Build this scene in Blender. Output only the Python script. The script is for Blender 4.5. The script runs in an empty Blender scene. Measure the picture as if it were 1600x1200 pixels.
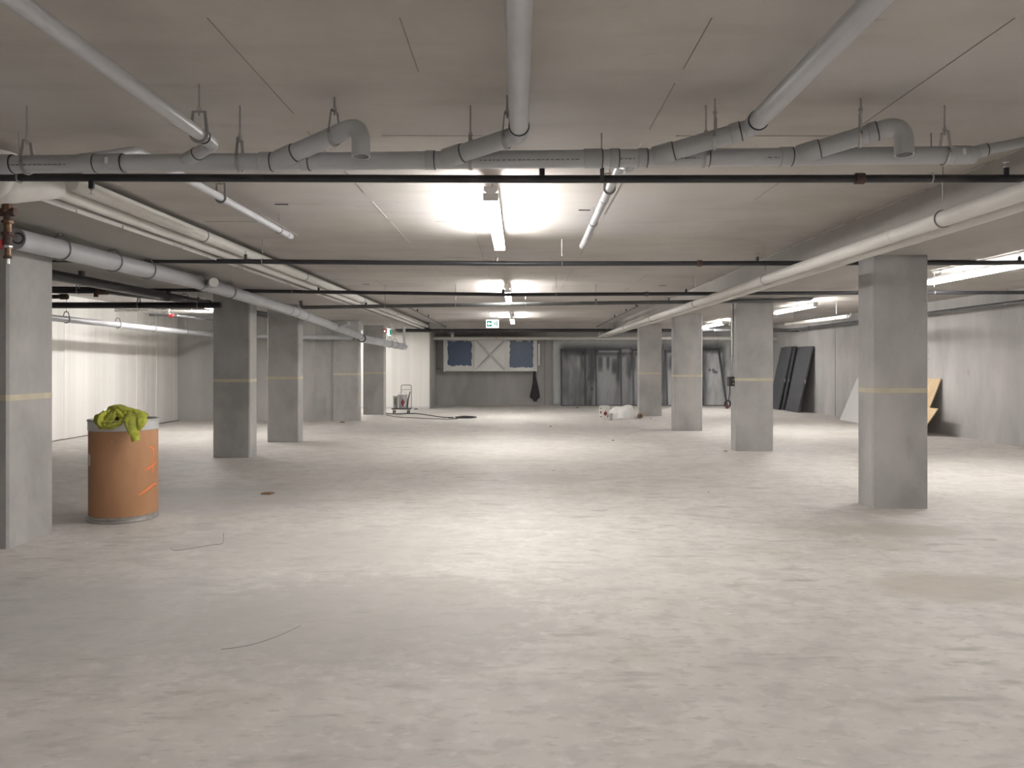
import bpy, bmesh, math, random
from mathutils import Vector, Matrix, noise
random.seed(7)
S = bpy.context.scene
C = S.collection
PI = math.pi

# ------------------------------------------------------------------ camera
F, VX, VY, H = 1200.0, 812.0, 568.0, 1.5       # focal length in px, vanishing point, eye height
cam_d = bpy.data.cameras.new('camera'); cam = bpy.data.objects.new('camera', cam_d); C.objects.link(cam)
cam.location = (0, 0, H); cam.rotation_euler = (PI/2, 0, 0)
cam_d.sensor_fit = 'HORIZONTAL'; cam_d.sensor_width = 36.0; cam_d.lens = 36.0*F/1600.0
cam_d.shift_x = -(VX-800.0)/1600.0; cam_d.shift_y = -(600.0-VY)/1600.0
cam_d.clip_start = 0.05; cam_d.clip_end = 200
S.camera = cam

# ------------------------------------------------------------------ world, exposure
w = bpy.data.worlds.new('world'); S.world = w; w.use_nodes = True
w.node_tree.nodes['Background'].inputs[0].default_value = (0.02, 0.02, 0.022, 1)
w.node_tree.nodes['Background'].inputs[1].default_value = 1.0
S.view_settings.view_transform = 'Standard'; S.view_settings.look = 'None'
S.view_settings.exposure = 1.72; S.view_settings.gamma = 1.0; S.view_settings.use_curve_mapping = False
TUBE_POWER = 40.0
LAMP_COL = (1.0, 0.978, 0.952)

def P(px, py, Y):                      # point seen at a photo pixel, at depth Y
    return Vector(((px-VX)*Y/F, Y, H-(py-VY)*Y/F))
def G(px, py):                         # point of the floor seen at a photo pixel
    return P(px, py, H*F/(py-VY))

# ------------------------------------------------------------------ materials
def mat(name, col, rough=0.7, metal=0.0, col2=None, scale=4.0, stretch=(1, 1, 1), detail=6.0, lo=0.35, hi=0.65,
        bump=0.0, bscale=60.0, emit=None, estr=0.0, spec=0.5, speck=None, alpha=None, trans=0.0):
    m = bpy.data.materials.new(name); m.use_nodes = True
    nt = m.node_tree; N = nt.nodes; L = nt.links; b = N['Principled BSDF']
    b.inputs['Base Color'].default_value = (*col, 1); b.inputs['Roughness'].default_value = rough
    b.inputs['Metallic'].default_value = metal; b.inputs['Specular IOR Level'].default_value = spec
    if alpha is not None: b.inputs['Alpha'].default_value = alpha
    if trans: b.inputs['Transmission Weight'].default_value = trans
    tc = N.new('ShaderNodeTexCoord'); geo = N.new('ShaderNodeNewGeometry')
    mp = N.new('ShaderNodeMapping'); mp.inputs['Scale'].default_value = stretch
    L.new(geo.outputs['Position'], mp.inputs['Vector'])
    last = None
    if col2 is not None:
        n = N.new('ShaderNodeTexNoise'); n.inputs['Scale'].default_value = scale; n.inputs['Detail'].default_value = detail
        n.inputs['Roughness'].default_value = 0.62
        L.new(mp.outputs['Vector'], n.inputs['Vector'])
        r = N.new('ShaderNodeMapRange'); r.inputs['From Min'].default_value = lo; r.inputs['From Max'].default_value = hi
        L.new(n.outputs['Fac'], r.inputs['Value'])
        mx = N.new('ShaderNodeMix'); mx.data_type = 'RGBA'
        mx.inputs[6].default_value = (*col, 1); mx.inputs[7].default_value = (*col2, 1)
        L.new(r.outputs['Result'], mx.inputs[0]); last = mx.outputs[2]
    if speck:                           # (colour, scale, threshold, strength, stretch) stains, in a list
        for (sc, ss, lo2, hi2, st, strch) in speck:
            mp2 = N.new('ShaderNodeMapping'); mp2.inputs['Scale'].default_value = strch
            mp2.inputs['Location'].default_value = (ss*0.37, ss*1.7, 3.1)
            L.new(geo.outputs['Position'], mp2.inputs['Vector'])
            n2 = N.new('ShaderNodeTexNoise'); n2.inputs['Scale'].default_value = ss; n2.inputs['Detail'].default_value = 5
            L.new(mp2.outputs['Vector'], n2.inputs['Vector'])
            r2 = N.new('ShaderNodeMapRange'); r2.inputs['From Min'].default_value = lo2; r2.inputs['From Max'].default_value = hi2
            r2.inputs['To Max'].default_value = st
            L.new(n2.outputs['Fac'], r2.inputs['Value'])
            mx2 = N.new('ShaderNodeMix'); mx2.data_type = 'RGBA'
            if last is None: mx2.inputs[6].default_value = (*col, 1)
            else: L.new(last, mx2.inputs[6])
            mx2.inputs[7].default_value = (*sc, 1)
            L.new(r2.outputs['Result'], mx2.inputs[0]); last = mx2.outputs[2]
    if last is not None: L.new(last, b.inputs['Base Color'])
    if bump:
        nb = N.new('ShaderNodeTexNoise'); nb.inputs['Scale'].default_value = bscale; nb.inputs['Detail'].default_value = 4
        L.new(mp.outputs['Vector'], nb.inputs['Vector'])
        bp = N.new('ShaderNodeBump'); bp.inputs['Strength'].default_value = bump; bp.inputs['Distance'].default_value = 0.01
        L.new(nb.outputs['Fac'], bp.inputs['Height']); L.new(bp.outputs['Normal'], b.inputs['Normal'])
    if emit:
        b.inputs['Emission Color'].default_value = (*emit, 1); b.inputs['Emission Strength'].default_value = estr
    return m

M = {}
M['floor'] = mat('floor_concrete', (0.605, 0.575, 0.54), 0.62, col2=(0.505, 0.475, 0.44), scale=0.9, detail=9, lo=0.42, hi=0.72, bump=0.12, bscale=25,
    spec=0.35, speck=[((0.47, 0.455, 0.435), 0.45, 0.5, 0.75, 0.5, (1, 1.0, 1)), ((0.40, 0.385, 0.365), 9.0, 0.54, 0.62, 0.4, (0.8, 1.2, 1)), ((0.70, 0.68, 0.65), 16.0, 0.58, 0.66, 0.4, (0.8, 1.2, 1)), ((0.43, 0.415, 0.395), 3.2, 0.5, 0.68, 0.55, (1, 1.3, 1)), ((0.68, 0.66, 0.63), 5.5, 0.56, 0.7, 0.45, (0.8, 1.3, 1)), ((0.40, 0.34, 0.27), 0.8, 0.6, 0.8, 0.5, (1, 1.6, 1)),
           ((0.68, 0.65, 0.60), 1.7, 0.55, 0.8, 0.6, (1, 1, 1)), ((0.30, 0.285, 0.265), 5.0, 0.60, 0.74, 0.6, (0.5, 1.7, 1)), ((0.36, 0.35, 0.33), 22.0, 0.6, 0.7, 0.5, (0.5, 1.2, 1)), ((0.2, 0.19, 0.18), 30.0, 0.72, 0.8, 0.5, (1, 1, 1))])
def stain(m, centre, size, col, strength, scale=2.0, lo=0.42, hi=0.6, seed=0.0):
    '''a stain of the floor itself: soft ellipse broken up by noise, mixed over the base colour'''
    nt = m.node_tree; N = nt.nodes; L = nt.links; b = N['Principled BSDF']; src = b.inputs['Base Color'].links[0].from_socket
    g = N.new('ShaderNodeNewGeometry'); mp = N.new('ShaderNodeMapping'); mp.vector_type = 'TEXTURE'
    mp.inputs['Location'].default_value = (centre[0], centre[1], 0); mp.inputs['Scale'].default_value = (size[0], size[1], 1)
    L.new(g.outputs['Position'], mp.inputs['Vector'])
    gr = N.new('ShaderNodeTexGradient'); gr.gradient_type = 'SPHERICAL'; L.new(mp.outputs['Vector'], gr.inputs['Vector'])
    n = N.new('ShaderNodeTexNoise'); n.noise_dimensions = '4D'; n.inputs['W'].default_value = seed; n.inputs['Scale'].default_value = scale; n.inputs['Detail'].default_value = 8; n.inputs['Roughness'].default_value = 0.65
    L.new(g.outputs['Position'], n.inputs['Vector'])
    a = N.new('ShaderNodeMath'); a.operation = 'MULTIPLY_ADD'; a.inputs[1].default_value = 0.55; L.new(gr.outputs['Fac'], a.inputs[0]); 
    s2 = N.new('ShaderNodeMath'); s2.operation = 'MULTIPLY'; s2.inputs[1].default_value = 0.6; L.new(n.outputs['Fac'], s2.inputs[0]); L.new(s2.outputs[0], a.inputs[2])
    r = N.new('ShaderNodeMapRange'); r.inputs['From Min'].default_value = lo; r.inputs['From Max'].default_value = hi; L.new(a.outputs[0], r.inputs['Value'])
    k = N.new('ShaderNodeMath'); k.operation = 'MULTIPLY'; L.new(r.outputs['Result'], k.inputs[0])
    e = N.new('ShaderNodeMapRange'); e.inputs['From Max'].default_value = 0.25; e.inputs['To Max'].default_value = strength; L.new(gr.outputs['Fac'], e.inputs['Value']); L.new(e.outputs['Result'], k.inputs[1])
    mx = N.new('ShaderNodeMix'); mx.data_type = 'RGBA'; mx.inputs[7].default_value = (*col, 1)
    L.new(src, mx.inputs[6]); L.new(k.outputs[0], mx.inputs[0]); L.new(mx.outputs[2], b.inputs['Base Color'])
stain(M['floor'], (-2.4, 4.6), (3.0, 1.7), (0.42, 0.412, 0.405), 0.55, 5.0, 0.48, 0.68, 1.0)
stain(M['floor'], (-0.9, 4.6), (2.0, 1.5), (0.40, 0.385, 0.365), 0.55, 9.0, 0.48, 0.6, 2.0)
stain(M['floor'], (-1.6, 6.3), (2.2, 1.3), (0.42, 0.405, 0.38), 0.55, 5.0, 0.44, 0.64, 3.0)
stain(M['floor'], (2.95, 5.15), (0.8, 0.55), (0.40, 0.345, 0.275), 0.6, 2.5, 0.42, 0.6, 4.0)
stain(M['floor'], (3.4, 6.9), (0.9, 0.4), (0.40, 0.36, 0.31), 0.7, 3.0, 0.4, 0.6, 5.0)
stain(M['floor'], (-3.4, 8.6), (1.6, 1.4), (0.42, 0.41, 0.40), 0.6, 2.0, 0.35, 0.6, 6.0)
stain(M['floor'], (0.4, 10.0), (0.8, 0.7), (0.44, 0.42, 0.39), 0.6, 2.5, 0.4, 0.6, 7.0)
M['ceil'] = mat('ceiling_concrete', (0.47, 0.438, 0.405), 0.8, col2=(0.39, 0.36, 0.332), scale=0.9, stretch=(0.8, 1.3, 1), detail=8, lo=0.38, hi=0.65, bump=0.08, bscale=30,
    speck=[((0.51, 0.50, 0.495), 0.6, 0.45, 0.7, 0.8, (1, 1, 1)), ((0.16, 0.145, 0.125), 9.0, 0.70, 0.78, 0.55, (0.35, 1.6, 1)), ((0.33, 0.30, 0.27), 2.5, 0.55, 0.75, 0.4, (0.4, 1.8, 1))])
M['drop'] = mat('drop_concrete', (0.44, 0.42, 0.395), 0.8, col2=(0.36, 0.342, 0.32), scale=1.0, stretch=(1, 0.6, 1), detail=8, bump=0.08, bscale=30,
    speck=[((0.42, 0.40, 0.37), 1.6, 0.58, 0.75, 0.5, (1, 0.3, 4))])
M['wall'] = mat('wall_concrete', (0.45, 0.437, 0.425), 0.8, col2=(0.35, 0.34, 0.331), scale=1.1, stretch=(1, 1, 0.35), detail=9, lo=0.36, hi=0.66, bump=0.12, bscale=25,
    speck=[((0.54, 0.53, 0.515), 1.3, 0.52, 0.75, 0.6, (1.3, 1.3, 0.4)), ((0.2, 0.19, 0.18), 6.0, 0.68, 0.8, 0.4, (1, 1, 0.5))])
M['column'] = mat('column_concrete', (0.42, 0.407, 0.395), 0.75, col2=(0.30, 0.291, 0.283), scale=1.6, stretch=(1, 1, 0.7), detail=9, lo=0.36, hi=0.66, bump=0.12, bscale=25,
    speck=[((0.50, 0.49, 0.475), 1.5, 0.52, 0.75, 0.6, (1, 1, 0.5)), ((0.15, 0.145, 0.14), 4.5, 0.66, 0.8, 0.35, (1, 1, 0.45)), ((0.5, 0.49, 0.47), 40, 0.7, 0.78, 0.4, (1, 1, 1))])
M['white_wall'] = mat('white_wall', (0.80, 0.785, 0.75), 0.6, col2=(0.70, 0.685, 0.65), scale=2.2, stretch=(1, 1, 0.02), detail=4, lo=0.4, hi=0.62)
M['tape'] = mat('masking_tape', (0.55, 0.51, 0.38), 0.7, col2=(0.48, 0.44, 0.32), scale=8)
M['pvc'] = mat('grey_pvc', (0.47, 0.475, 0.495), 0.34, col2=(0.42, 0.425, 0.445), scale=3, spec=0.5)
M['pvc_fit'] = mat('grey_pvc_fitting', (0.44, 0.445, 0.465), 0.38, col2=(0.40, 0.405, 0.42), scale=5)
M['pvc_dark'] = mat('grey_pvc_inside', (0.10, 0.10, 0.105), 0.6)
M['cement'] = mat('black_solvent_seam', (0.035, 0.035, 0.04), 0.5)
M['white_pvc'] = mat('white_pvc', (0.66, 0.645, 0.61), 0.42, col2=(0.60, 0.585, 0.55), scale=3)
M['insul'] = mat('white_insulation_jacket', (0.66, 0.64, 0.61), 0.45, col2=(0.58, 0.56, 0.53), scale=4)
M['black'] = mat('black_steel_pipe', (0.022, 0.022, 0.026), 0.34, col2=(0.034, 0.034, 0.038), scale=5, spec=0.5)
M['dkgrey'] = mat('dark_grey_pipe', (0.11, 0.11, 0.112), 0.4, col2=(0.08, 0.08, 0.082), scale=5)
M['galv'] = mat('galvanised_steel', (0.55, 0.54, 0.53), 0.35, metal=0.8, col2=(0.42, 0.41, 0.40), scale=20)
M['rod'] = mat('threaded_rod', (0.34, 0.33, 0.32), 0.4, metal=0.6)
M['rust'] = mat('rusty_coupling', (0.10, 0.048, 0.035), 0.6, col2=(0.055, 0.035, 0.03), scale=25)
M['brass'] = mat('brass_fitting', (0.22, 0.13, 0.08), 0.4, metal=0.6, col2=(0.12, 0.06, 0.04), scale=30)
M['red'] = mat('red_paint', (0.50, 0.05, 0.06), 0.45)
M['green'] = mat('green_sign', (0.0, 0.30, 0.20), 0.5, emit=(0.0, 0.42, 0.27), estr=0.1)
M['sign_white'] = mat('sign_white', (0.85, 0.87, 0.86), 0.5, emit=(0.9, 1.0, 0.96), estr=0.55)
M['housing'] = mat('lamp_housing', (0.80, 0.80, 0.79), 0.4)
M['tube'] = mat('fluorescent_tube', (0.9, 0.9, 0.9), 0.4, emit=LAMP_COL, estr=TUBE_POWER)
M['fibre'] = mat('brown_fibreboard', (0.44, 0.235, 0.12), 0.6, col2=(0.39, 0.20, 0.10), scale=5, stretch=(1, 1, 0.4), lo=0.35, hi=0.7,
    speck=[((0.25, 0.14, 0.08), 4, 0.62, 0.8, 0.4, (1, 1, 1))])
M['drum_white'] = mat('drum_band_metal', (0.58, 0.58, 0.58), 0.35, metal=0.3, col2=(0.50, 0.50, 0.50), scale=8)
M['orange'] = mat('orange_spray', (0.90, 0.22, 0.05), 0.6)
M['hivis'] = mat('lime_fabric', (0.47, 0.48, 0.05), 0.85, col2=(0.26, 0.28, 0.05), scale=9, bump=0.3, bscale=60)
M['hivis_shade'] = mat('olive_hollow_shade', (0.09, 0.10, 0.03), 0.9)  # dark olive that paints the shade inside the jacket's hollows
M['duct'] = mat('white_sheet_metal', (0.78, 0.78, 0.76), 0.35, metal=0.1, col2=(0.71, 0.71, 0.69), scale=3)
M['blue'] = mat('blue_film', (0.085, 0.115, 0.19), 0.28, col2=(0.06, 0.09, 0.16), scale=14, bump=0.5, bscale=14)
M['charcoal'] = mat('charcoal_paint', (0.075, 0.078, 0.083), 0.5, col2=(0.06, 0.062, 0.067), scale=4)
M['door_edge'] = mat('dark_door_edge', (0.035, 0.037, 0.042), 0.6)
M['panel'] = mat('white_panel', (0.62, 0.615, 0.60), 0.6)
M['ply'] = mat('plywood_face', (0.62, 0.48, 0.30), 0.65, col2=(0.50, 0.37, 0.22), scale=6, stretch=(1, 1, 0.25))
M['cloth_dark'] = mat('dark_cloth', (0.045, 0.042, 0.048), 0.9, col2=(0.03, 0.03, 0.034), scale=20, bump=0.4, bscale=40)
M['pail'] = mat('white_pail', (0.72, 0.71, 0.69), 0.4)
M['pail_grey'] = mat('grey_pail', (0.42, 0.42, 0.41), 0.4, metal=0.2)
M['maroon'] = mat('maroon_label', (0.22, 0.03, 0.04), 0.5)
M['bag'] = mat('white_plastic_bag', (0.75, 0.74, 0.72), 0.5, bump=0.3, bscale=10)
M['carton'] = mat('brown_carton', (0.34, 0.23, 0.14), 0.8)
M['plastic_black'] = mat('black_rubber', (0.02, 0.02, 0.02), 0.55)
M['joint'] = mat('formwork_joint', (0.25, 0.23, 0.21), 0.9)
M['ridge'] = mat('mortar_ridge', (0.52, 0.50, 0.47), 0.9)
M['debris'] = mat('debris_brown', (0.22, 0.14, 0.08), 0.9)
M['base'] = mat('dark_sill', (0.10, 0.095, 0.09), 0.7)
M['print'] = mat('pipe_print', (0.16, 0.16, 0.17), 0.6)
M['sticker'] = mat('white_sticker', (0.7, 0.7, 0.7), 0.5)
M['inner'] = mat('barrel_inside', (0.12, 0.11, 0.10), 0.8)

# ------------------------------------------------------------------ mesh helpers
def wloc(o):
    v = Vector((0, 0, 0))
    while o is not None:
        v += Vector(o.location); o = o.parent
    return v
def obj(name, vf, m, parent=None, smooth=None, loc=None):
    """one mesh object from (verts, faces) given in world space; LOC = where its origin stands"""
    v, f = vf
    base = wloc(parent) if parent is not None else Vector((0, 0, 0))
    off = Vector(loc) if loc is not None else base
    me = bpy.data.meshes.new(name); me.from_pydata([Vector(p)-off for p in v], [], f); me.update()
    bm = bmesh.new(); bm.from_mesh(me); bmesh.ops.recalc_face_normals(bm, faces=bm.faces); bm.to_mesh(me); bm.free()
    if smooth is not None:
        for p in me.polygons: p.use_smooth = True
        me.set_sharp_from_angle(angle=math.radians(smooth))
    me.materials.append(M[m] if isinstance(m, str) else m)
    o = bpy.data.objects.new(name, me); C.objects.link(o)
    o.location = off - base
    if parent is not None: o.parent = parent
    return o
def tag(o, label, cat, group=None):
    o['label'] = label; o['category'] = cat
    if group: o['group'] = group
    return o
def thing(name, label, cat, loc, group=None):
    o = bpy.data.objects.new(name, None); C.objects.link(o); o.location = loc; o.empty_display_size = 0.1
    return tag(o, label, cat, group)
def struct(name, vf, m, parent=None):
    o = obj(name, vf, m, parent)
    if parent is None: o['kind'] = 'structure'
    return o
def join(*parts):
    v, f = [], []
    for a, b in parts:
        n = len(v); v += [Vector(p) for p in a]; f += [tuple(i+n for i in q) for q in b]
    return v, f
def box(x0, x1, y0, y1, z0, z1):
    v = [(x, y, z) for z in (z0, z1) for x, y in ((x0, y0), (x1, y0), (x1, y1), (x0, y1))]
    return v, [(3, 2, 1, 0), (4, 5, 6, 7), (0, 1, 5, 4), (1, 2, 6, 5), (2, 3, 7, 6), (3, 0, 4, 7)]
def prism(poly, z0, z1):
    n = len(poly)
    v = [(x, y, z0) for x, y in poly] + [(x, y, z1) for x, y in poly]
    return v, [tuple(range(n-1, -1, -1)), tuple(range(n, 2*n))] + [(i, (i+1) % n, n+(i+1) % n, n+i) for i in range(n)]
def chamfer_box(x0, x1, y0, y1, z0, z1, c=0.018):
    return prism([(x0+c, y0), (x1-c, y0), (x1, y0+c), (x1, y1-c), (x1-c, y1), (x0+c, y1), (x0, y1-c), (x0, y0+c)], z0, z1)
def bev_box(x0, x1, y0, y1, z0, z1, b=0.01, seg=2):
    bm = bmesh.new(); bmesh.ops.create_cube(bm, size=1)
    for vv in bm.verts:
        vv.co = ((x0+x1)/2+vv.co.x*(x1-x0), (y0+y1)/2+vv.co.y*(y1-y0), (z0+z1)/2+vv.co.z*(z1-z0))
    bmesh.ops.bevel(bm, geom=list(bm.edges), offset=b, segments=seg, affect='EDGES', profile=0.5)
    r = ([vv.co.copy() for vv in bm.verts], [tuple(q.index for q in f.verts) for f in bm.faces]); bm.free(); return r
def quad_slab(a, b, c, d, t):
    """slab with corners a b c d (Vectors) thickened by t along its normal"""
    n = (b-a).cross(d-a).normalized()*t
    v = [a, b, c, d, a+n, b+n, c+n, d+n]
    return v, [(3, 2, 1, 0), (4, 5, 6, 7), (0, 1, 5, 4), (1, 2, 6, 5), (2, 3, 7, 6), (3, 0, 4, 7)]
def frames(path, closed=False):
    n = len(path); T = []
    for i in range(n):
        a = path[(i-1) % n] if (closed or i > 0) else path[i]
        b = path[(i+1) % n] if (closed or i < n-1) else path[i]
        T.append((b-a).normalized())
    up = Vector((0, 0, 1)) if abs(T[0].z) < 0.9 else Vector((0, 1, 0))
    u = (up - T[0]*up.dot(T[0])).normalized(); U = [u]
    for i in range(1, n):
        u = U[-1] - T[i]*U[-1].dot(T[i])
        u = u.normalized() if u.length > 1e-6 else U[-1]
        U.append(u)
    return T, U
def tube(path, r, n=16, cap=True, closed=False, ell=(1, 1)):
    path = [Vector(p) for p in path]; T, U = frames(path, closed)
    R = r if isinstance(r, (list, tuple)) else [r]*len(path)
    v, f = [], []
    for i, p in enumerate(path):
        s = T[i].cross(U[i])
        for k in range(n):
            a = 2*PI*k/n
            v.append(p + U[i]*(math.cos(a)*R[i]*ell[0]) + s*(math.sin(a)*R[i]*ell[1]))
    m = len(path)
    for i in range(m if closed else m-1):
        j = (i+1) % m
        for k in range(n): f.append((i*n+k, i*n+(k+1) % n, j*n+(k+1) % n, j*n+k))
    if cap and not closed:
        f.append(tuple(range(n-1, -1, -1))); f.append(tuple((m-1)*n+k for k in range(n)))
    return v, f
def cyl(a, b, r, n=16): return tube([a, b], r, n)
def hollow(path, r, t, n=20):
    """open-ended pipe with wall thickness t"""
    path = [Vector(p) for p in path]; a = tube(path, r, n, cap=False); b = tube(path, r-t, n, cap=False)
    m = len(path); off = len(a[0]); v = a[0]+b[0]; f = a[1]+[tuple(i+off for i in q) for q in b[1]]
    for base in (0, (m-1)*n):
        for k in range(n): f.append((base+k, base+(k+1) % n, off+base+(k+1) % n, off+base+k))
    return v, f
def fillet(pts, rad, k=7):
    pts = [Vector(p) for p in pts]; out = [pts[0]]
    for i in range(1, len(pts)-1):
        p, a, b = pts[i], (pts[i-1]-pts[i]), (pts[i+1]-pts[i])
        la, lb = a.length, b.length; a.normalize(); b.normalize()
        ang = a.angle(b)
        if ang > PI-0.02: out.append(p); continue
        d = min(rad/math.tan(ang/2), la*(0.85 if i == 1 else 0.49), lb*(0.85 if i == len(pts)-2 else 0.49))
        s, e = p+a*d, p+b*d
        for j in range(k+1):
            t = j/k; out.append(s*(1-t)**2 + p*2*t*(1-t) + e*t*t)
    out.append(pts[-1]); return out
def lathe(profile, origin, n=24, closed_ends=True, axis=Vector((0, 0, 1))):
    """profile [(radius, height)] around AXIS at ORIGIN"""
    o = Vector(origin); axis = axis.normalized()
    u = Vector((1, 0, 0)) if abs(axis.x) < 0.9 else Vector((0, 0, 1))
    u = (u-axis*u.dot(axis)).normalized(); s = axis.cross(u)
    v, f = [], []
    for r, h in profile:
        for k in range(n):
            a = 2*PI*k/n; v.append(o+axis*h+u*(r*math.cos(a))+s*(r*math.sin(a)))
    for i in range(len(profile)-1):
        for k in range(n): f.append((i*n+k, i*n+(k+1) % n, (i+1)*n+(k+1) % n, (i+1)*n+k))
    if closed_ends:
        f.append(tuple(range(n-1, -1, -1))); m = len(profile)-1; f.append(tuple(m*n+k for k in range(n)))
    return v, f
def lerp(a, b, t): return Vector(a)*(1-t)+Vector(b)*t

# ------------------------------------------------------------------ the setting
CEIL, DROP = 2.85, 2.62
Y0, YB = -8.0, 27.7
struct('floor', box(-9.4, 9.4, Y0-0.2, YB+0.2, -0.2, 0), 'floor')
ceiling = struct('ceiling', box(-9.4, 9.4, Y0-0.2, YB+0.2, CEIL, CEIL+0.25), 'ceil')
struct('ceiling_drop_right', box(3.14, 4.95, Y0, YB, DROP, CEIL), 'drop')
struct('ceiling_drop_left', box(-5.6, -3.29, Y0, YB, DROP, CEIL), 'drop')
struct('ceiling_drop_back', box(-3.29, 3.14, 25.5, YB, DROP+0.01, CEIL), 'drop')
wr = struct('wall_right', box(9.0, 9.2, Y0, YB, 0, CEIL), 'wall')
wb = struct('wall_back', box(-3.0, 9.0, YB, YB+0.2, 0, CEIL), 'wall')
struct('wall_front', box(-9.2, 9.2, Y0-0.2, Y0, 0, CEIL), 'wall')
wfl = struct('wall_far_left', box(-9.0, -4.88, 20.2, 20.4, 0, CEIL), 'wall')
struct('wall_strip_left', box(-5.36, -4.89, 20.12, 20.2, 0, DROP), 'column')  # shallow projecting strip in the slightly darker column concrete
# ribbed white wall on the left: folded sheet with shallow vertical flutes
def ribbed(xw, y0, y1, z0, z1):
    prof = []; y = y0; k = 0
    while y < y1:
        wdt = random.choice((0.16, 0.22, 0.3, 0.38)); d = random.uniform(0.0, 0.02)
        prof.append((y, d)); y += wdt; prof.append((min(y, y1)-0.012, d))
    v, f = [], []
    for (y, d) in prof:
        v += [(xw+d, y, z0), (xw+d, y, z1), (xw-0.15, y, z0), (xw-0.15, y, z1)]
    for i in range(len(prof)-1):
        a = i*4; b = a+4
        f += [(a, b, b+1, a+1), (a+2, a+3, b+3, b+2), (a, a+2, b+2, b), (a+1, b+1, b+3, a+3)]
    n = (len(prof)-1)*4
    f += [(0, 1, 3, 2), (n, n+2, n+3, n+1)]
    return v, f
wl = struct('wall_left', ribbed(-9.0, Y0, 20.2, 0.012, CEIL), 'white_wall')
bl = struct('baseboard_left', box(-9.1, -8.955, Y0, 20.2, 0, 0.014), 'base')
struct('wall_corridor', box(-9.0, -3.0, 25.5, 25.7, 0, CEIL), 'white_wall')
struct('wall_corridor_side', box(-9.2, -9.0, 20.2, 25.7, 0, CEIL), 'white_wall')
struct('wall_alcove', box(-3.12, -3.0, 25.7, YB, 0, CEIL), 'wall')
struct('baseboard_corridor', box(-9.0, -3.0, 25.47, 25.5, 0, 0.07), 'panel')
# formwork marks cast into the slab: thin fins, broken up
for X in (-2.33, -1.23, -0.46, 0.75, 1.94, 6.9, 8.1):
    y = 3.0
    while y < 14:
        ln = random.uniform(0.35, 1.4)
        if random.random() < 0.6:
            dx = random.uniform(-0.01, 0.01)
            obj('form_fin', box(X+dx-0.0022, X+dx+0.0022, y, y+ln, CEIL-0.003, CEIL), random.choice(('joint', 'joint', 'ridge')), ceiling)
        y += ln+random.uniform(0.02, 0.4)
for Y in (4.55, 7.3, 9.8, 12.2):
    x = -3.0
    while x < 3.0:
        ln = random.uniform(0.2, 1.0)
        if random.random() < 0.4: obj('form_fin', box(x, min(x+ln, 3.1), Y-0.002, Y+0.002, CEIL-0.003, CEIL), random.choice(('joint', 'ridge')), ceiling)
        x += ln+random.uniform(0.1, 0.6)
for px, py, wx in ((440, 319, 0.11), (913, 328, 0.10), (572, 444, 0.12), (1036, 446, 0.12)):
    Y = (CEIL-H)*F/(VY-py); X = (px-VX)*Y/F
    obj('slab_insert', box(X-wx/2, X+wx/2, Y-0.012, Y+0.012, CEIL-0.006, CEIL), 'cement', ceiling)
for (X, Z, x0, x1) in ((3.14, CEIL, -0.012, 0.0), (-3.29, DROP, 0.0, 0.010)):
    y = 4.0
    while y < 18:
        ln = random.uniform(0.3, 1.5)
        obj('form_fin', box(X+x0, X+x1, y, y+ln, Z-0.012 if Z == CEIL else Z-0.004, Z if Z == CEIL else Z+0.018*random.uniform(0.5, 1.4)), 'ridge', ceiling)
        y += ln+random.uniform(0.0, 0.25)
# cast joints of the right and back walls
for Y in (21.9,):
    obj('cast_joint', box(8.992, 9.0, Y-0.012, Y+0.012, 0.0, 2.5), 'joint', wr)
for X in (0.9, 7.6):
    obj('cast_joint', box(X-0.01, X+0.01, YB-0.006, YB, 0.0, 2.5), 'joint', wb)
for Y, Z in ((10.2, 1.2), (12.4, 0.75), (12.6, 1.9), (16.9, 1.6)):
    obj('tie_hole', lathe([(0.012, 0), (0.012, 0.004)], (8.9965, Y, Z), 10, axis=Vector((1, 0, 0))), 'joint', wr)

# ------------------------------------------------------------------ columns
def column(x0, x1, y0, y1, label):
    t = thing('concrete_column', label, 'column', ((x0+x1)/2, (y0+y1)/2, 0), 'square concrete columns of the two rows')
    obj('shaft', chamfer_box(x0, x1, y0, y1, 0, DROP), 'column', t)
    z = 1.2+random.uniform(-0.005, 0.005); e = 0.002; c = 0.018
    o1 = [(x0+c, y0-e), (x1-c, y0-e), (x1+e, y0+c), (x1+e, y1-c), (x1-c, y1+e), (x0+c, y1+e), (x0-e, y1-c), (x0-e, y0+c)]
    obj('tape_line', prism(o1, z, z+0.048), 'tape', t)
    return t
column(-4.72, -4.13, 6.2, 6.8, 'wide concrete column at the left edge, nearest of all, beside the brown drum')
column(-4.89, -4.30, 12.24, 12.57, 'concrete column under the capped grey drain tee, second from the drum')
column(-4.80, -4.20, 14.6, 14.9, 'concrete column close behind the one right of the brown drum')
column(-4.87, -4.20, 20.0, 20.33, 'pale-lit concrete column at the end of the grey far left wall')
column(-4.59, -3.97, 22.5, 22.83, 'dark concrete column beside the bright white corridor wall and hand cart')
column(3.64, 4.22, 7.93, 8.27, 'nearest concrete column on the right, in front of the leaning plywood')
c2 = column(3.70, 4.34, 13.14, 13.47, 'concrete column on the right with a black outlet box and conduit')
column(3.44, 4.07, 17.1, 17.43, 'concrete column third from the right, partly hiding the leaning door frames')
column(3.41, 4.06, 21.95, 22.28, 'farthest concrete column on the right, beside the white plastic bag')

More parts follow.
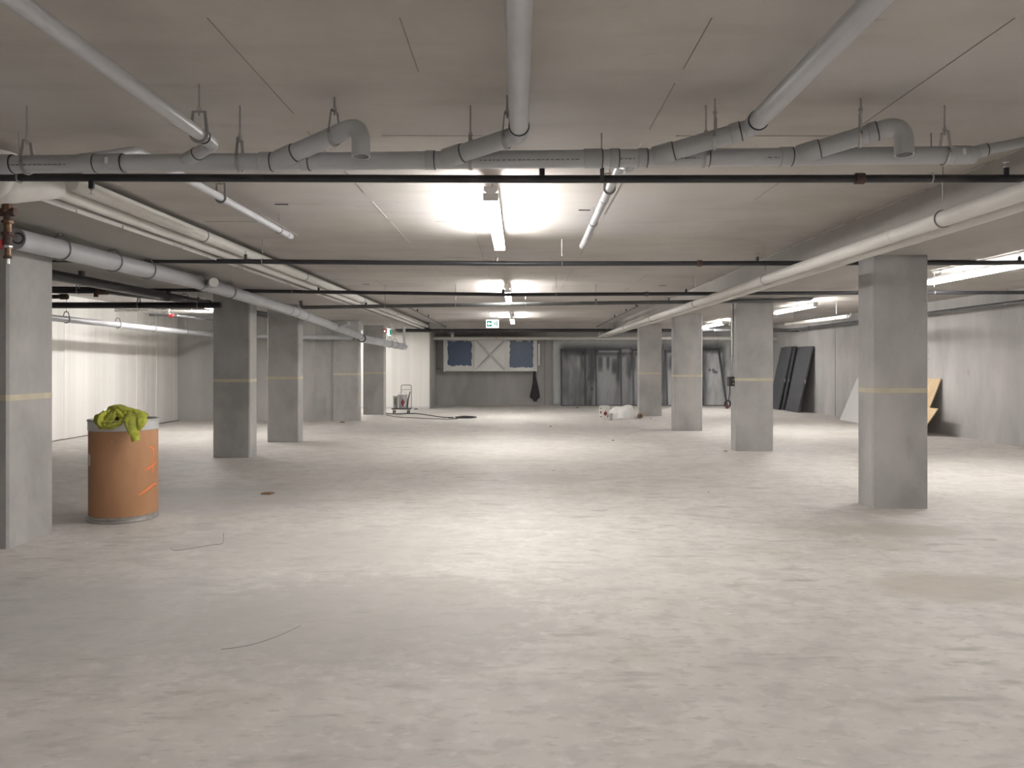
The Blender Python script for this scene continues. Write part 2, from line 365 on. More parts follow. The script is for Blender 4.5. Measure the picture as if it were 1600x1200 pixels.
# ------------------------------------------------------------------ pipe parts
def hanger(par, p, r, axis=(1, 0, 0), top=CEIL, strap='rod', clev=True, rr=0.0045, hgt=0.075):
    """threaded rod from the slab and a clevis loop round a pipe of radius r at p"""
    p = Vector(p); ax = Vector(axis).normalized(); side = Vector((-ax.y, ax.x, 0))
    zt = p.z+r+hgt
    h = obj('hanger_rod', cyl(Vector((p.x, p.y, zt-0.02)), Vector((p.x, p.y, top)), rr, 8), strap, par, 40)
    if clev:
        R = r+0.007; pts = []
        for k in range(13):
            a = PI + PI*k/12; pts.append(p+side*(math.cos(a)*R)+Vector((0, 0, math.sin(a)*R)))
        pts += [p+side*(R*0.95)+Vector((0, 0, r*0.6)), p+side*0.028+Vector((0, 0, r+hgt)), p-side*0.028+Vector((0, 0, r+hgt)), p-side*(R*0.95)+Vector((0, 0, r*0.6))]
        obj('clevis', tube(pts, 0.006, 6, closed=True, ell=(0.6, 1.6)), M['galv'] if strap == 'galv' else M['rod'], h, 40)
        obj('nut', lathe([(0.011, 0), (0.011, 0.016)], (p.x, p.y, zt+0.004), 6), 'galv', h)
    else:
        R = r+0.004
        pts = [p+side*(math.cos(2*PI*k/18)*R)+Vector((0, 0, math.sin(2*PI*k/18)*R)) for k in range(18)]
        obj('ring', tube(pts, 0.005, 6, closed=True), M['rod'], h, 40)
    return h
def collar(par, p, d, r, w, name='coupling', m='pvc_fit', seam=True):
    """socket of radius r and width w round a pipe at p, direction d, with a dark cement line at its ends"""
    p = Vector(p); d = Vector(d).normalized()
    o = obj(name, lathe([(r*0.93, -w/2), (r, -w/2+0.003), (r, w/2-0.003), (r*0.93, w/2)], p, 24, axis=d), m, par, 35)
    if seam: obj('seam', lathe([(r*0.985, w/2-0.001), (r*0.985, w/2+0.004)], p, 24, axis=d), 'cement', o, 35)
    return o
def sprinkler(par, p, r, up=1, m='black'):
    p = Vector(p); b = p+Vector((0, 0, up*r*0.6))
    s = obj('sprinkler_nipple', lathe([(0.017, 0), (0.017, 0.05), (0.012, 0.052)], b, 12, axis=Vector((0, 0, up))), m, par, 40)
    t = b+Vector((0, 0, up*0.05))
    obj('sprinkler_head', lathe([(0.010, 0), (0.012, 0.008), (0.005, 0.012), (0.004, 0.028), (0.018, 0.032), (0.018, 0.035)], t, 12, axis=Vector((0, 0, up))), 'galv', s, 40)
def straight_pipe(name, label, cat, pts, r, m, group=None, fil=0.0, n=20, base=None):
    pts = [Vector(p) for p in pts]
    t = thing(name, label, cat, base if base is not None else pts[0], group)
    path = fillet(pts, fil) if fil else pts
    obj('pipe', tube(path, r, n), m, t, 40)
    return t

# ------------------------------------------------------------------ big grey drain across the picture
YD = 4.02
RD = 0.046
dl, dr = P(-150, 258.5, YD), P(1522, 242, YD)
def on_main(px):
    t = (px+150)/(1522+150.0); return lerp(dl, dr, t)
main = thing('drain_pipe', 'long grey plastic drain pipe across the ceiling with upturned branches', 'drain pipe', on_main(700))
run = obj('pipe', cyl(dl, dr, RD, 28), 'pvc', main, 40)
dm = (dr-dl).normalized()
for px, wpx in ((10, 22), (139, 22), (183, 20), (415, 18), (477, 12), (672, 14), (926, 28), (959, 14), (1003, 14), (1102, 9), (1227, 18)):
    collar(main, on_main(px), dm, 0.0515, wpx*YD/F)
for px, w_ in ((160, 20), (1500, 26)):
    collar(main, on_main(px), dm, 0.049, w_*YD/F, 'fitting', seam=False)
for px in (174, 1498):                  # white stickers on the fittings
    p = on_main(px)+Vector((0, -0.0525, 0.004))
    obj('sticker', box(p.x-0.009, p.x+0.009, p.y, p.y+0.004, p.z-0.016, p.z+0.016), 'sticker', main)
for a, b in ((750, 905), (965, 990), (1060, 1090), (1195, 1214), (20, 110)):    # illegible print along the pipe
    x = a
    while x < b:
        l = random.uniform(3, 7); p = on_main(x); q = on_main(min(x+l, b))
        obj('print_mark', box(p.x, q.x, YD-RD-0.0004, YD-RD+0.012, p.z-0.0165, p.z-0.0125), 'print', main)
        x += l+random.uniform(1.5, 4)
hp = [(42, 1), (375, 1), (735, 1), (1103, 1), (1476, 1)]
for px, _ in hp: hanger(main, on_main(px), RD, strap='rod' if px < 1000 else 'galv')

def branch(pts, r, px_wye, fil=0.07, openend=False, seg_at=()):
    """a branch leaving the drain: wye body, pipe, sockets"""
    path = fillet(pts, fil, 10)
    b = obj('branch_pipe', (hollow(path, r, 0.006, 28) if openend else tube(path, r, 26)), 'pvc', main, 40)
    d = (Vector(pts[1])-Vector(pts[0])).normalized()
    wy = Vector(pts[0])
    obj('wye_socket', lathe([(r*1.02, 0.02), (r*1.13, 0.024), (r*1.13, 0.125), (r*1.05, 0.128)], wy, 26, axis=d), 'pvc_fit', b, 35)
    obj('seam', lathe([(r*1.08, 0.127), (r*1.08, 0.132)], wy, 26, axis=d), 'cement', b, 35)
    for p, dd, w_ in seg_at: collar(b, p, dd, r*1.12, w_, 'socket')
    return b
# branch 2: rises to an open elbow that looks down
YB2 = 3.84
a0, a1 = on_main(430), P(564, 193, YB2)
b2 = branch([a0, a1, P(564, 245, YB2-0.01)], RD, 430, fil=0.075, openend=True)
d = (a1-a0).normalized()
hanger(main, lerp(a0, a1, 0.70), RD, axis=d)
# branch 5: the same on the right
a0, a1 = on_main(1240), P(1412, 192, YB2)
b5 = branch([a0, a1, P(1413, 242, YB2-0.01)], RD, 1240, fil=0.08, openend=True)
d = (a1-a0).normalized()
collar(b5, lerp(a0, a1, 0.72), d, 0.0515, 0.045, 'socket')
hanger(main, lerp(a0, a1, 0.62), RD, axis=d, strap='galv')
# branch 3: rises, then runs back over the camera
a0, a1 = on_main(690), P(811, 210, 3.84)
e = Vector((a1.x, -1.0, a1.z+0.02))
b3 = branch([a0, a1, e], RD, 690, fil=0.055)
collar(b3, a1+Vector((0, -0.11, 0)), (0, -1, 0), 0.0515, 0.05, 'socket')
hanger(main, lerp(a0, a1, 0.85), RD, axis=(a1-a0).normalized())
# branch 4
a0, a1 = on_main(1015), P(1172, 201, 3.86)
b4 = branch([a0, a1, Vector((a1.x+0.02, -1.0, a1.z+0.03))], RD, 1015, fil=0.055)
collar(b4, a1+Vector((0, -0.11, 0)), (0, -1, 0), 0.0515, 0.05, 'socket')
collar(b4, lerp(a0, a1, 0.86), (a1-a0).normalized(), 0.0515, 0.05, 'socket')
hanger(main, lerp(a0, a1, 0.66), RD, axis=(a1-a0).normalized(), strap='galv')
# branch 1: thinner
a0, a1 = on_main(285), P(333, 225, 3.88)
b1 = branch([a0, a1, Vector((a1.x, -1.0, a1.z+0.02))], 0.032, 285, fil=0.05)
collar(b1, a1+Vector((0, -0.10, 0)), (0, -1, 0), 0.037, 0.045, 'socket')
hanger(main, a1+Vector((0.0, -0.17, 0)), 0.032, axis=(0, 1, 0))
# branch 6: thinner, leaves the frame on the right
a0 = on_main(1500)
a1 = P(1640, 214, YD-0.06)
b6 = branch([a0, a1], 0.028, 1500)
collar(b6, lerp(a0, a1, 0.25), (a1-a0).normalized(), 0.034, 0.04, 'socket')

# thin grey branch pipes running away under the slab
A, B = Vector((-2.2, 4.42, 2.72)), Vector((-2.16, 7.25, 2.70))
bp_ = obj('branch_pipe', tube(fillet([on_main(120)+Vector((0, 0.0, 0.02)), Vector((-2.2, 4.35, 2.70)), A, B], 0.1), 0.0275, 20), 'pvc', main, 40)
collar(bp_, B-Vector((0, 0.08, 0)), (0, 1, 0), 0.031, 0.10, 'end_cap')
hanger(main, lerp(A, B, 0.42), 0.0275, axis=(0, 1, 0)); hanger(main, lerp(A, B, 0.88), 0.0275, axis=(0, 1, 0), clev=False)
A, B = Vector((0.62, 4.7, 2.72)), Vector((0.645, 7.9, 2.71))
bp_ = obj('branch_pipe', tube(fillet([on_main(985), Vector((0.615, 4.3, 2.60)), A, B], 0.1), 0.029, 20), 'pvc', main, 40)
collar(bp_, B-Vector((0, 0.25, 0)), (0, 1, 0), 0.033, 0.5, 'end_cap', m='pvc')
collar(bp_, lerp(A, B, 0.32), (0, 1, 0), 0.033, 0.06)
hanger(main, lerp(A, B, 0.6), 0.029, axis=(0, 1, 0), clev=False); hanger(main, lerp(A, B, 0.2), 0.029, axis=(0, 1, 0))

# ------------------------------------------------------------------ sprinkler pipes across the room
SP = 'black sprinkler pipes across the aisle'
t = straight_pipe('sprinkler_pipe', 'black sprinkler pipe nearest the camera, just below the grey drain', 'sprinkler pipe', [P(-300, 276, 4.5), P(812, 280, 4.5), P(1900, 278.5, 4.5)], 0.0235, 'black', SP)
for px in (847, 1572): sprinkler(t, P(px, 279.5, 4.5), 0.0235)
sprinkler(t, P(143, 277.5, 4.5), 0.0235, up=-1)
collar(t, P(1343, 279, 4.5), (1, 0, 0), 0.033, 0.055, 'grooved_coupling', 'rust', False)
for px in (940,): 
    p = P(px, 279.7, 4.5)
    s = obj('strap_hanger', box(p.x-0.012, p.x+0.012, p.y-0.028, p.y-0.022, p.z-0.03, p.z+0.10), 'dkgrey', t)
    obj('hanger_rod', cyl(p+Vector((0, 0.0, 0.02)), Vector((p.x, p.y, CEIL)), 0.005, 8), 'rod', s)
for px in (30, 1395+60): hanger(t, P(px, 278.5, 4.5), 0.0235, clev=False)
Y2 = 8.33
t = straight_pipe('sprinkler_pipe', 'black sprinkler pipe just behind the near ceiling lamp', 'sprinkler pipe', [P(-380, 408, Y2), P(60, 406, Y2), P(812, 412, Y2), P(1350, 411, Y2), P(1980, 410, Y2)], 0.0265, 'black', SP)
for px, py in ((384, 407.3), (777, 412), (1183, 411), (1593, 411)): sprinkler(t, P(px, py, Y2), 0.0265, m='galv' if px == 777 else 'black')  # nipple by the near lamp is paler: lamplight put into its colour
for px, py in ((410, 407.8), (878, 412), (-60, 403), (1309, 411), (1720, 411)): hanger(t, P(px, py, Y2), 0.0265, clev=False, strap='galv' if px > 800 else 'rod', rr=0.006)
collar(t, P(1093, 411.5, Y2), (1, 0, 0), 0.035, 0.05, 'grooved_coupling', 'rust', False)
Y3 = 11.5
t = straight_pipe('sprinkler_pipe', 'black sprinkler pipe in front of the second ceiling lamp', 'sprinkler pipe', [P(0, 449, Y3), P(410, 455, Y3), P(800, 460.5, Y3), P(1350, 457.5, Y3), P(1720, 457, Y3)], 0.027, 'black', SP)
for px, py in ((498, 456), (786, 460), (1072, 459)): sprinkler(t, P(px, py, Y3), 0.027)
for px, py in ((457, 456), (869, 460), (1460, 457), (1640, 457)): hanger(t, P(px, py, Y3), 0.027, clev=False, strap='galv' if px > 800 else 'rod', rr=0.007 if px > 1400 else 0.0045)
hanger(t, P(166, 451, Y3), 0.027)
collar(t, P(1010, 459.5, Y3), (1, 0, 0), 0.037, 0.055, 'grooved_coupling', 'dkgrey', False)
Y4 = 13.02
t = straight_pipe('sprinkler_pipe', 'dark grey sprinkler pipe sagging left to right behind the second ceiling lamp', 'sprinkler pipe', fillet([P(470, 470, Y4), P(471, 480.5, Y4), P(600, 478.5, Y4), P(800, 475.5, Y4), P(1200, 470, Y4), P(1268, 467, Y4), P(1269, 462, Y4)], 0.06), 0.032, 'dkgrey', SP)
for px, py in ((572, 479), (931, 473.5), (1045, 472)): sprinkler(t, P(px, py, Y4), 0.032, m='dkgrey')
for px, py in ((602, 478.5), (712, 477), (821, 475.5), (931, 474)): hanger(t, P(px, py, Y4), 0.032, clev=False, rr=0.005)
# two thin pipes running away, left and right of the lamps
for X, s in ((-2.45, 'left'), (2.55, 'right')):
    t = straight_pipe('branch_sprinkler_pipe', 'thin sprinkler branch running away under the slab, %s of the far lamps' % s, 'sprinkler pipe', [(X, 16.6, 2.74), (X, 26.0, 2.72)], 0.018, 'dkgrey', 'thin sprinkler branches')
    for y in (17.0, 19.3, 22.0, 25.0): hanger(t, (X, y, 2.735), 0.018, axis=(0, 1, 0), clev=False)
    for y in (16.8, 18.4, 20.6): sprinkler(t, (X, y, 2.74), 0.018)
t = straight_pipe('fire_main_pipe', 'thick black fire main across the far end of the hall', 'sprinkler pipe', [P(628, 516.5, 24.8), P(1250, 516, 24.8)], 0.055, 'black')
for px in (690, 800, 960, 1140, 1225): hanger(t, P(px, 516.3, 24.8), 0.055, clev=False)
obj('elbow', tube(fillet([P(630, 516.5, 24.8), P(620, 516.5, 24.8), P(619, 509, 24.8)], 0.1), 0.062, 16), 'dkgrey', t, 40)

# ------------------------------------------------------------------ white pipes along the drops
WP = 'white pipes running away beside the dropped ceiling'
def white_pipe(label, p0, p1, r, hang):
    t = thing('white_pipe', label, 'pipe', p0, WP)
    obj('pipe', cyl(p0, p1, r, 24), 'white_pvc', t, 40)
    for y in hang:
        f = (y-p0[1])/(p1[1]-p0[1]); q = lerp(p0, p1, f)
        hanger(t, q, r, axis=(0, 1, 0), clev=False, rr=0.004, strap='galv')
    n = int((p1[1]-p0[1])/6)
    for k in range(1, n+1):
        q = lerp(p0, p1, k/(n+1.0)); collar(t, q, (0, 1, 0), r*1.03, 0.09, 'coupling', 'white_pvc', False)
    return t
white_pipe('upper of the two white pipes running away on the left', (-3.10, 5.3, 2.75), (-3.06, 25.4, 2.74), 0.057, (7.5, 11, 15, 19, 23))
white_pipe('lower of the two white pipes running away on the left', (-3.232, 5.3, 2.708), (-3.19, 25.4, 2.69), 0.053, ())
white_pipe('upper of the two white pipes running away on the right', (2.76, 0.5, 2.443), (2.73, 26.4, 2.435), 0.052, (5.0, 8.6, 12, 16, 20, 24))
white_pipe('lower of the two white pipes running away on the right', (2.935, 0.5, 2.440), (2.905, 26.4, 2.432), 0.051, ())
t = straight_pipe('white_cross_pipe', 'white pipe across the far end above the sheet metal duct', 'pipe', [P(640, 528.5, 26.75), P(1150, 528.5, 26.75)], 0.06, 'white_pvc')
for px in (707, 938):
    obj('riser_elbow', tube(fillet([P(px, 528, 26.75), P(px, 520, 26.75), P(px, 520, 26.75)+Vector((0, -0.3, 0))], 0.08), 0.06, 16), 'white_pvc', t, 40)
for px in (660, 787, 1050, 1122): hanger(t, P(px, 528.5, 26.75), 0.06, clev=False, top=DROP+0.01 if px < 1000 else (DROP if px < 1034 else CEIL))
t = thing('insulated_pipe', 'fat white insulated pipe with an elbow at the upper left edge', 'pipe', (-3.6, 4.72, 2.56))
obj('pipe', tube(fillet([(-5.3, 4.72, 2.56), (-3.2, 4.72, 2.56), (-3.20, 5.27, 2.715)], 0.16, 10), 0.085, 26), 'insul', t, 40)
obj('riser', tube(fillet([(-3.45, 4.72, 2.56), (-3.2, 4.72, 2.56), (-3.17, 4.72, 2.80)], 0.1, 8), 0.07, 22), 'insul', t, 40)
for x in (-3.55, -4.3): collar(t, (x, 4.72, 2.56), (1, 0, 0), 0.087, 0.02, 'band', 'insul', False)
obj('riser_hanger', cyl((-3.8, 4.72, 2.6), (-3.8, 4.72, CEIL), 0.006, 8), 'rod', t)
t = thing('drain_valve', 'rusty brass drain valve hanging below the white insulated pipe', 'valve', (-3.2, 4.72, 2.1))
vx, vy = P(12, 330, 4.72).x, 4.72
z = 2.478
for i, (r, h, m) in enumerate(((0.032, 0.05, 'brass'), (0.024, 0.05, 'rust'), (0.034, 0.02, 'brass'), (0.022, 0.055, 'brass'), (0.036, 0.022, 'rust'), (0.026, 0.06, 'rust'), (0.030, 0.018, 'galv'), (0.018, 0.05, 'brass'), (0.024, 0.016, 'rust'), (0.012, 0.035, 'galv'))):
    obj(('union_nut', 'nipple')[i % 2], lathe([(r*0.9, 0), (r, 0.004), (r, h-0.004), (r*0.9, h)], (vx, vy, z-h), 8 if i % 2 == 0 else 16), m, t)
    z -= h-0.001
obj('lever', bev_box(vx-0.05, vx-0.02, vy-0.03, vy-0.01, 2.20, 2.26, 0.005), 'red', t)
obj('tee_arm', cyl((vx-0.12, vy, 2.43), (vx+0.05, vy, 2.43), 0.026, 14), 'rust', t, 40)

# ------------------------------------------------------------------ large drain on the left
t = thing('sloping_drain_pipe', 'large grey drain sloping away along the left columns with a white capped tee', 'drain pipe', (-3.96, 9, 2.4))
pts = [P(24, 373, 6.02), P(310, 441, 9.5), P(460, 487, 13.5), P(562, 525, 19.0)]
obj('pipe', tube(pts, 0.084, 26), 'pvc', t, 40)
d0 = (pts[1]-pts[0]).normalized()
cp = pts[0]+Vector((0.035, -0.02, 0)); 
cl = obj('cleanout', lathe([(0.045, -0.06), (0.045, 0.005), (0.042, 0.009)], cp, 20, axis=Vector((0.2, -1, 0))), 'cement', t, 35)
obj('plug', lathe([(0.033, 0.006), (0.033, 0.014), (0.012, 0.016), (0.012, 0.03)], cp, 20, axis=Vector((0.2, -1, 0))), 'galv', cl, 35)
for f in (0.17, 0.42, 0.62, 0.80): 
    q = lerp(pts[0], pts[1], f) if f != 0.80 else lerp(pts[1], pts[2], 0.25)
    hanger(t, q, 0.084, axis=d0, top=DROP if q.x < -3.29 else CEIL, hgt=0.03)
    
for f in (0.03,): collar(t, lerp(pts[1], pts[2], f), pts[2]-pts[1], 0.094, 0.16, 'tee_fitting')
te = P(334, 441, 9.3)
tr = lerp(pts[1], pts[2], 0.07)
tb = obj('cleanout_tee', cyl(tr, te, 0.058, 22), 'pvc_fit', t, 40)
td = (te-tr).normalized()
obj('seam', lathe([(0.060, -0.12), (0.060, -0.112)], te, 22, axis=td), 'cement', tb, 35)
obj('white_cap', lathe([(0.058, -0.01), (0.055, 0.012), (0.05, 0.016), (0.016, 0.014), (0.014, 0.024)], te, 24, axis=td), 'pail', tb, 35)
for f in (0.93, 1.02, 1.12):
    q = lerp(pts[1], pts[2], f) if f <= 1 else lerp(pts[2], pts[3], f-1)
    collar(t, q, pts[2]-pts[1], 0.093, 0.13, 'coupling')
for f in (0.55,):
    q = lerp(pts[2], pts[3], f); collar(t, q, pts[3]-pts[2], 0.095, 0.3, 'wye', 'pvc_fit')
    obj('wye_arm', cyl(q, q+Vector((0.35, -0.3, 0.06)), 0.04, 16), 'pvc', t, 40)
# lower run beyond the end cap
q0, q1 = P(566, 529, 19.2), P(632, 542, 23.4)
obj('end_cap', lathe([(0.10, -0.05), (0.10, 0.03), (0.085, 0.034)], q0+Vector((0, -0.04, 0)), 22, axis=Vector((0.12, -1, 0.0))), 'cement', t, 35)
obj('end_disc', lathe([(0.072, 0.02), (0.072, 0.04)], q0+Vector((0, -0.04, 0)), 22, axis=Vector((0.12, -1, 0.0))), 'pvc', t, 35)
lr = obj('lower_run', tube([q0, q1], 0.095, 22), 'pvc', t, 40)
for f in (0.2, 0.4, 0.58, 0.75, 0.9): collar(lr, lerp(q0, q1, f), q1-q0, 0.103, 0.12, 'coupling')
obj('riser', tube([q1, Vector((q1.x-0.02, q1.y, CEIL-0.0))], 0.045, 16), 'pvc', t, 40)
for f in (0.6, 0.74): hanger(t, lerp(q0, q1, f), 0.095, axis=q1-q0, top=CEIL if lerp(q0, q1, f).x > -3.29 else DROP)
# wall drain at the left with clevis hangers
t = thing('wall_drain_pipe', 'grey drain pipe hung on wire clevises along the white ribbed wall', 'drain pipe', (-7.8, 16, 2.2))
wp = [Vector((-7.95, 10.0, 2.29)), Vector((-7.75, 19.75, 2.225)), Vector((-4.3, 19.75, 2.16))]
obj('pipe', tube(fillet(wp, 0.15), 0.056, 22), 'pvc', t, 40)
for y in (13.35, 15.0, 16.4, 17.9, 19.2): hanger(t, (lerp(wp[0], wp[1], (y-10)/9.75)), 0.056, axis=(0, 1, 0), strap='rod')
for x in (-7.0, -5.0): hanger(t, (x, 19.75, 2.2), 0.056, clev=False, strap='galv', top=CEIL if x < -5.6 else DROP)
collar(t, (-6.3, 19.75, 2.2), (1, 0, 0), 0.062, 0.1)
# black pipes of the left bay
t = straight_pipe('riser_main_pipe', 'thick black steel pipe running away above the white left wall', 'sprinkler pipe', [(-5.32, 7.6, 2.505), (-5.25, 16.5, 2.505)], 0.062, 'black')
for y in (9.3, 11.6): 
    s = obj('strap_hanger', box(-5.33, -5.28, y-0.03, y+0.03, 2.44, DROP), 'dkgrey', t)
for y in (12.1, 13.6): hanger(t, (-5.28, y, 2.505), 0.062, axis=(0, 1, 0), top=DROP, hgt=0.03)
collar(t, (-5.28, 13.0, 2.505), (0, 1, 0), 0.075, 0.08, 'grooved_coupling', 'rust', False)
t = straight_pipe('cross_main_pipe', 'black steel pipe across the left bay above the drum', 'sprinkler pipe', [P(-20, 477, 11.6), P(345, 477, 11.6)], 0.047, 'black')
for px in (217, 60, 310): hanger(t, P(px, 477, 11.6), 0.047, top=CEIL if px < 280 else DROP)
t = straight_pipe('feed_pipe', 'black pipe with a rusty coupling near the left bay ceiling', 'sprinkler pipe', [P(-20, 454, 10.6), P(160, 455, 10.6), P(260, 468, 13.2)], 0.034, 'black')
collar(t, P(160, 455, 10.6), (1, 0, 0), 0.05, 0.14, 'tee', 'rust', False)
obj('plug', lathe([(0.03, 0), (0.03, 0.07)], P(150, 455, 10.6)+Vector((0, 0, -0.08)), 12), 'rust', t)
hanger(t, P(122, 454.7, 10.6), 0.034)
t = straight_pipe('stub_pipe', 'short black pipe stub with a brown end left of the white wall', 'sprinkler pipe', [P(-20, 464, 9.6), P(105, 463.5, 9.6)], 0.026, 'black')
collar(t, P(100, 463.5, 9.6), (1, 0, 0), 0.036, 0.09, 'end_cap', 'rust', False)
hanger(t, P(60, 464, 9.6), 0.026, clev=False)
t = straight_pipe('lit_pipe', 'shiny pipe lit by the left bay lamp behind the black pipes', 'sprinkler pipe', [P(180, 484.5, 15.8), P(262, 487, 15.8), P(380, 488, 15.8)], 0.035, 'galv')
collar(t, P(263, 487, 15.8), (1, 0, 0), 0.055, 0.07, 'grooved_coupling', 'galv', False)
for px in (240, 300): hanger(t, P(px, 487, 15.8), 0.035, clev=False)
t = straight_pipe('rusty_branch_pipe', 'thin dark pipe with a red coupling below the shiny lit pipe', 'sprinkler pipe', [P(234, 492, 16.3), P(275, 493, 16.3), P(350, 502, 18.6)], 0.028, 'dkgrey')
collar(t, P(268, 493, 16.3), (1, 0, 0), 0.042, 0.1, 'grooved_coupling', 'red', False)
hanger(t, P(245, 492.3, 16.3), 0.028, clev=False); hanger(t, P(300, 496, 17.1), 0.028, clev=False)
# right bay pipes
t = straight_pipe('wall_sprinkler_pipe', 'dark pipe running along the top of the right concrete wall', 'sprinkler pipe', [(8.78, 2.0, 2.57), (8.75, 24.0, 2.57), (8.55, 24.4, 2.56), (6.2, 24.45, 2.55)], 0.045, 'dkgrey', fil=0.2)
for y in (12.1, 13.8, 17.5, 20.5): hanger(t, (8.77, y, 2.57), 0.045, axis=(0, 1, 0), clev=False)
hanger(t, (7.2, 24.45, 2.553), 0.045, clev=False)
collar(t, (8.75, 23.2, 2.57), (0, 1, 0), 0.058, 0.09, 'grooved_coupling', 'dkgrey', False)
t = straight_pipe('short_drain_pipe', 'short pale pipe hung below the right bay lamps by a white rod', 'pipe', [P(1228, 506.5, 19.8), P(1325, 494.5, 16.3)], 0.04, 'white_pvc')
hanger(t, P(1307, 497, 16.85), 0.04, axis=(0.1, 1, 0), clev=False, strap='galv', rr=0.009); hanger(t, P(1240, 505, 19.3), 0.04, axis=(0.1, 1, 0), clev=False)
obj('hook', tube(fillet([P(1325, 494.5, 16.3), P(1329, 493, 16.2), P(1330, 489, 16.2)], 0.03), 0.012, 8), 'rod', t, 40)
t = straight_pipe('lit_cross_pipe', 'pale pipe stub on the back wall above the leaning dark doors', 'pipe', [P(1150, 532, 26.9), P(1248, 529, 26.9)], 0.07, 'white_pvc')
for px in (1165, 1235): hanger(t, P(px, 531.5-(px-1150)*0.03, 26.9), 0.07, clev=False)

# ------------------------------------------------------------------ lamps
def lamp(x, y0, z, label):
    y1 = y0+2.44
    t = thing('strip_light', label, 'light', (x, (y0+y1)/2, CEIL), 'fluorescent strip lights under the slab')
    obj('housing', prism_y([(-0.05, 0.035), (0.05, 0.035), (0.05, 0.008), (0.028, -0.012), (-0.028, -0.012), (-0.05, 0.008)], x, z+0.02, y0, y1), 'housing', t)
    for s in (-1, 1):
        obj('tube', cyl((x+s*0.034, y0+0.03, z-0.022), (x+s*0.034, y1-0.03, z-0.022), 0.017, 12), 'tube', t, 40)
    for y in (y0+0.015, y1-0.015):
        obj('end_socket', bev_box(x-0.055, x+0.055, y-0.012, y+0.012, z-0.042, z+0.012, 0.004), 'housing', t)
    for y in (y0+0.3, y1-0.3):
        b = obj('bracket', join(box(x-0.03, x+0.03, y-0.02, y+0.02, z+0.05, z+0.062), box(x-0.006, x+0.006, y-0.006, y+0.006, z+0.06, CEIL)), 'galv', t)
def prism_y(prof, x, z, y0, y1):
    n = len(prof); v = [(x+a, y0, z+b) for a, b in prof]+[(x+a, y1, z+b) for a, b in prof]
    return v, [tuple(range(n-1, -1, -1)), tuple(range(n, 2*n))]+[(i, (i+1) % n, n+(i+1) % n, n+i) for i in range(n)]
LC = [(5.45, 'nearest strip light over the aisle, glaring white'), (12.55, 'second strip light over the aisle, behind the third sprinkler pipe'), (20.2, 'farthest strip light over the aisle, right of the exit sign'), (-1.7, 'added strip light over the aisle above the camera, out of view')]  # the last one is unseen, added to light surfaces facing the camera
for y, l in LC: lamp(-0.205, y, 2.70, l)
LR = [(8.9, 'strip light at the right edge behind the near right column'), (15.7, 'strip light in the right bay above the dark doors'), (22.8, 'farthest strip light in the right bay, between two columns'), (2.0, 'added strip light of the right bay beside the camera, out of view'), (-5.0, 'added strip light of the right bay behind the camera, out of view')]  # the last two are unseen, added to brighten pipes and column fronts
for y, l in LR: lamp(6.05, y, 2.70, l)
LL = [(14.6, 'strip light of the left bay above the white ribbed wall'), (22.6, 'strip light in the white corridor behind the left columns')]
for y, l in LL: lamp(-6.6 if y < 20 else -5.95, y, 2.70, l)

# ------------------------------------------------------------------ exit signs
def sheet(pts, y, t=0.003):
    n = len(pts); v = [(a, y, b) for a, b in pts]+[(a, y-t, b) for a, b in pts]
    return v, [tuple(range(n)), tuple(range(2*n-1, n-1, -1))]+[(i, n+i, n+(i+1) % n, (i+1) % n) for i in range(n)]
ex, ez, ey = -0.71, 2.535, 20.0
t = thing('exit_sign', 'green and white exit sign with left arrow and running figure', 'sign', (ex, ey, ez-0.1))
obj('body', bev_box(ex-0.165, ex+0.165, ey-0.03, ey+0.03, ez-0.105, ez+0.105, 0.008), 'sign_white', t)
gs = obj('arrow_panel', sheet([(ex-0.145, ez-0.07), (ex-0.015, ez-0.07), (ex-0.015, ez+0.07), (ex-0.145, ez+0.07)], ey-0.030), 'green', t)
obj('arrow', sheet([(ex-0.135, ez), (ex-0.085, ez-0.05), (ex-0.085, ez-0.02), (ex-0.03, ez-0.02), (ex-0.03, ez+0.02), (ex-0.085, ez+0.02), (ex-0.085, ez+0.05)], ey-0.033, 0.002), 'sign_white', gs)
obj('door_bar', sheet([(ex+0.11, ez-0.07), (ex+0.135, ez-0.07), (ex+0.135, ez+0.07), (ex+0.11, ez+0.07)], ey-0.030), 'green', t)
mn = [[(0.05, 0.045), (0.065, 0.045), (0.068, 0.06), (0.058, 0.068), (0.048, 0.058)], [(0.045, 0.035), (0.075, 0.04), (0.085, -0.005), (0.06, -0.01)], [(0.06, -0.01), (0.08, -0.005), (0.095, -0.06), (0.08, -0.062)], [(0.055, -0.005), (0.07, -0.01), (0.045, -0.035), (0.02, -0.06), (0.012, -0.045)], [(0.045, 0.035), (0.05, 0.02), (0.025, 0.0), (0.015, 0.01)]]
fg = obj('running_figure', join(*[sheet([(ex+a, ez+b) for a, b in q], ey-0.0300-0.0002*i) for i, q in enumerate(mn)]), 'green', t)
fg['kind'] = 'stuff'
for s in (-0.1, 0.1): obj('suspension_rod', cyl((ex+s, ey, ez+0.1), (ex+s, ey, CEIL), 0.006, 8), 'galv', t)
e2 = P(608, 519, 22.2)
t = thing('exit_sign', 'second exit sign seen edge-on beside the corridor column', 'sign', e2)
obj('body', bev_box(e2.x-0.03, e2.x+0.03, e2.y-0.16, e2.y+0.16, e2.z-0.10, e2.z+0.10, 0.008), 'sign_white', t)
obj('face', box(e2.x+0.03, e2.x+0.034, e2.y-0.14, e2.y+0.14, e2.z-0.08, e2.z+0.08), 'green', t)
obj('bracket', cyl((e2.x, e2.y, e2.z+0.1), (e2.x, e2.y, DROP if e2.x < -3.29 else CEIL), 0.01, 8), 'galv', t)
e3 = P(602, 517, 22.35)
t = thing('alarm_horn', 'small red alarm horn beside the edge-on exit sign', 'alarm', e3)
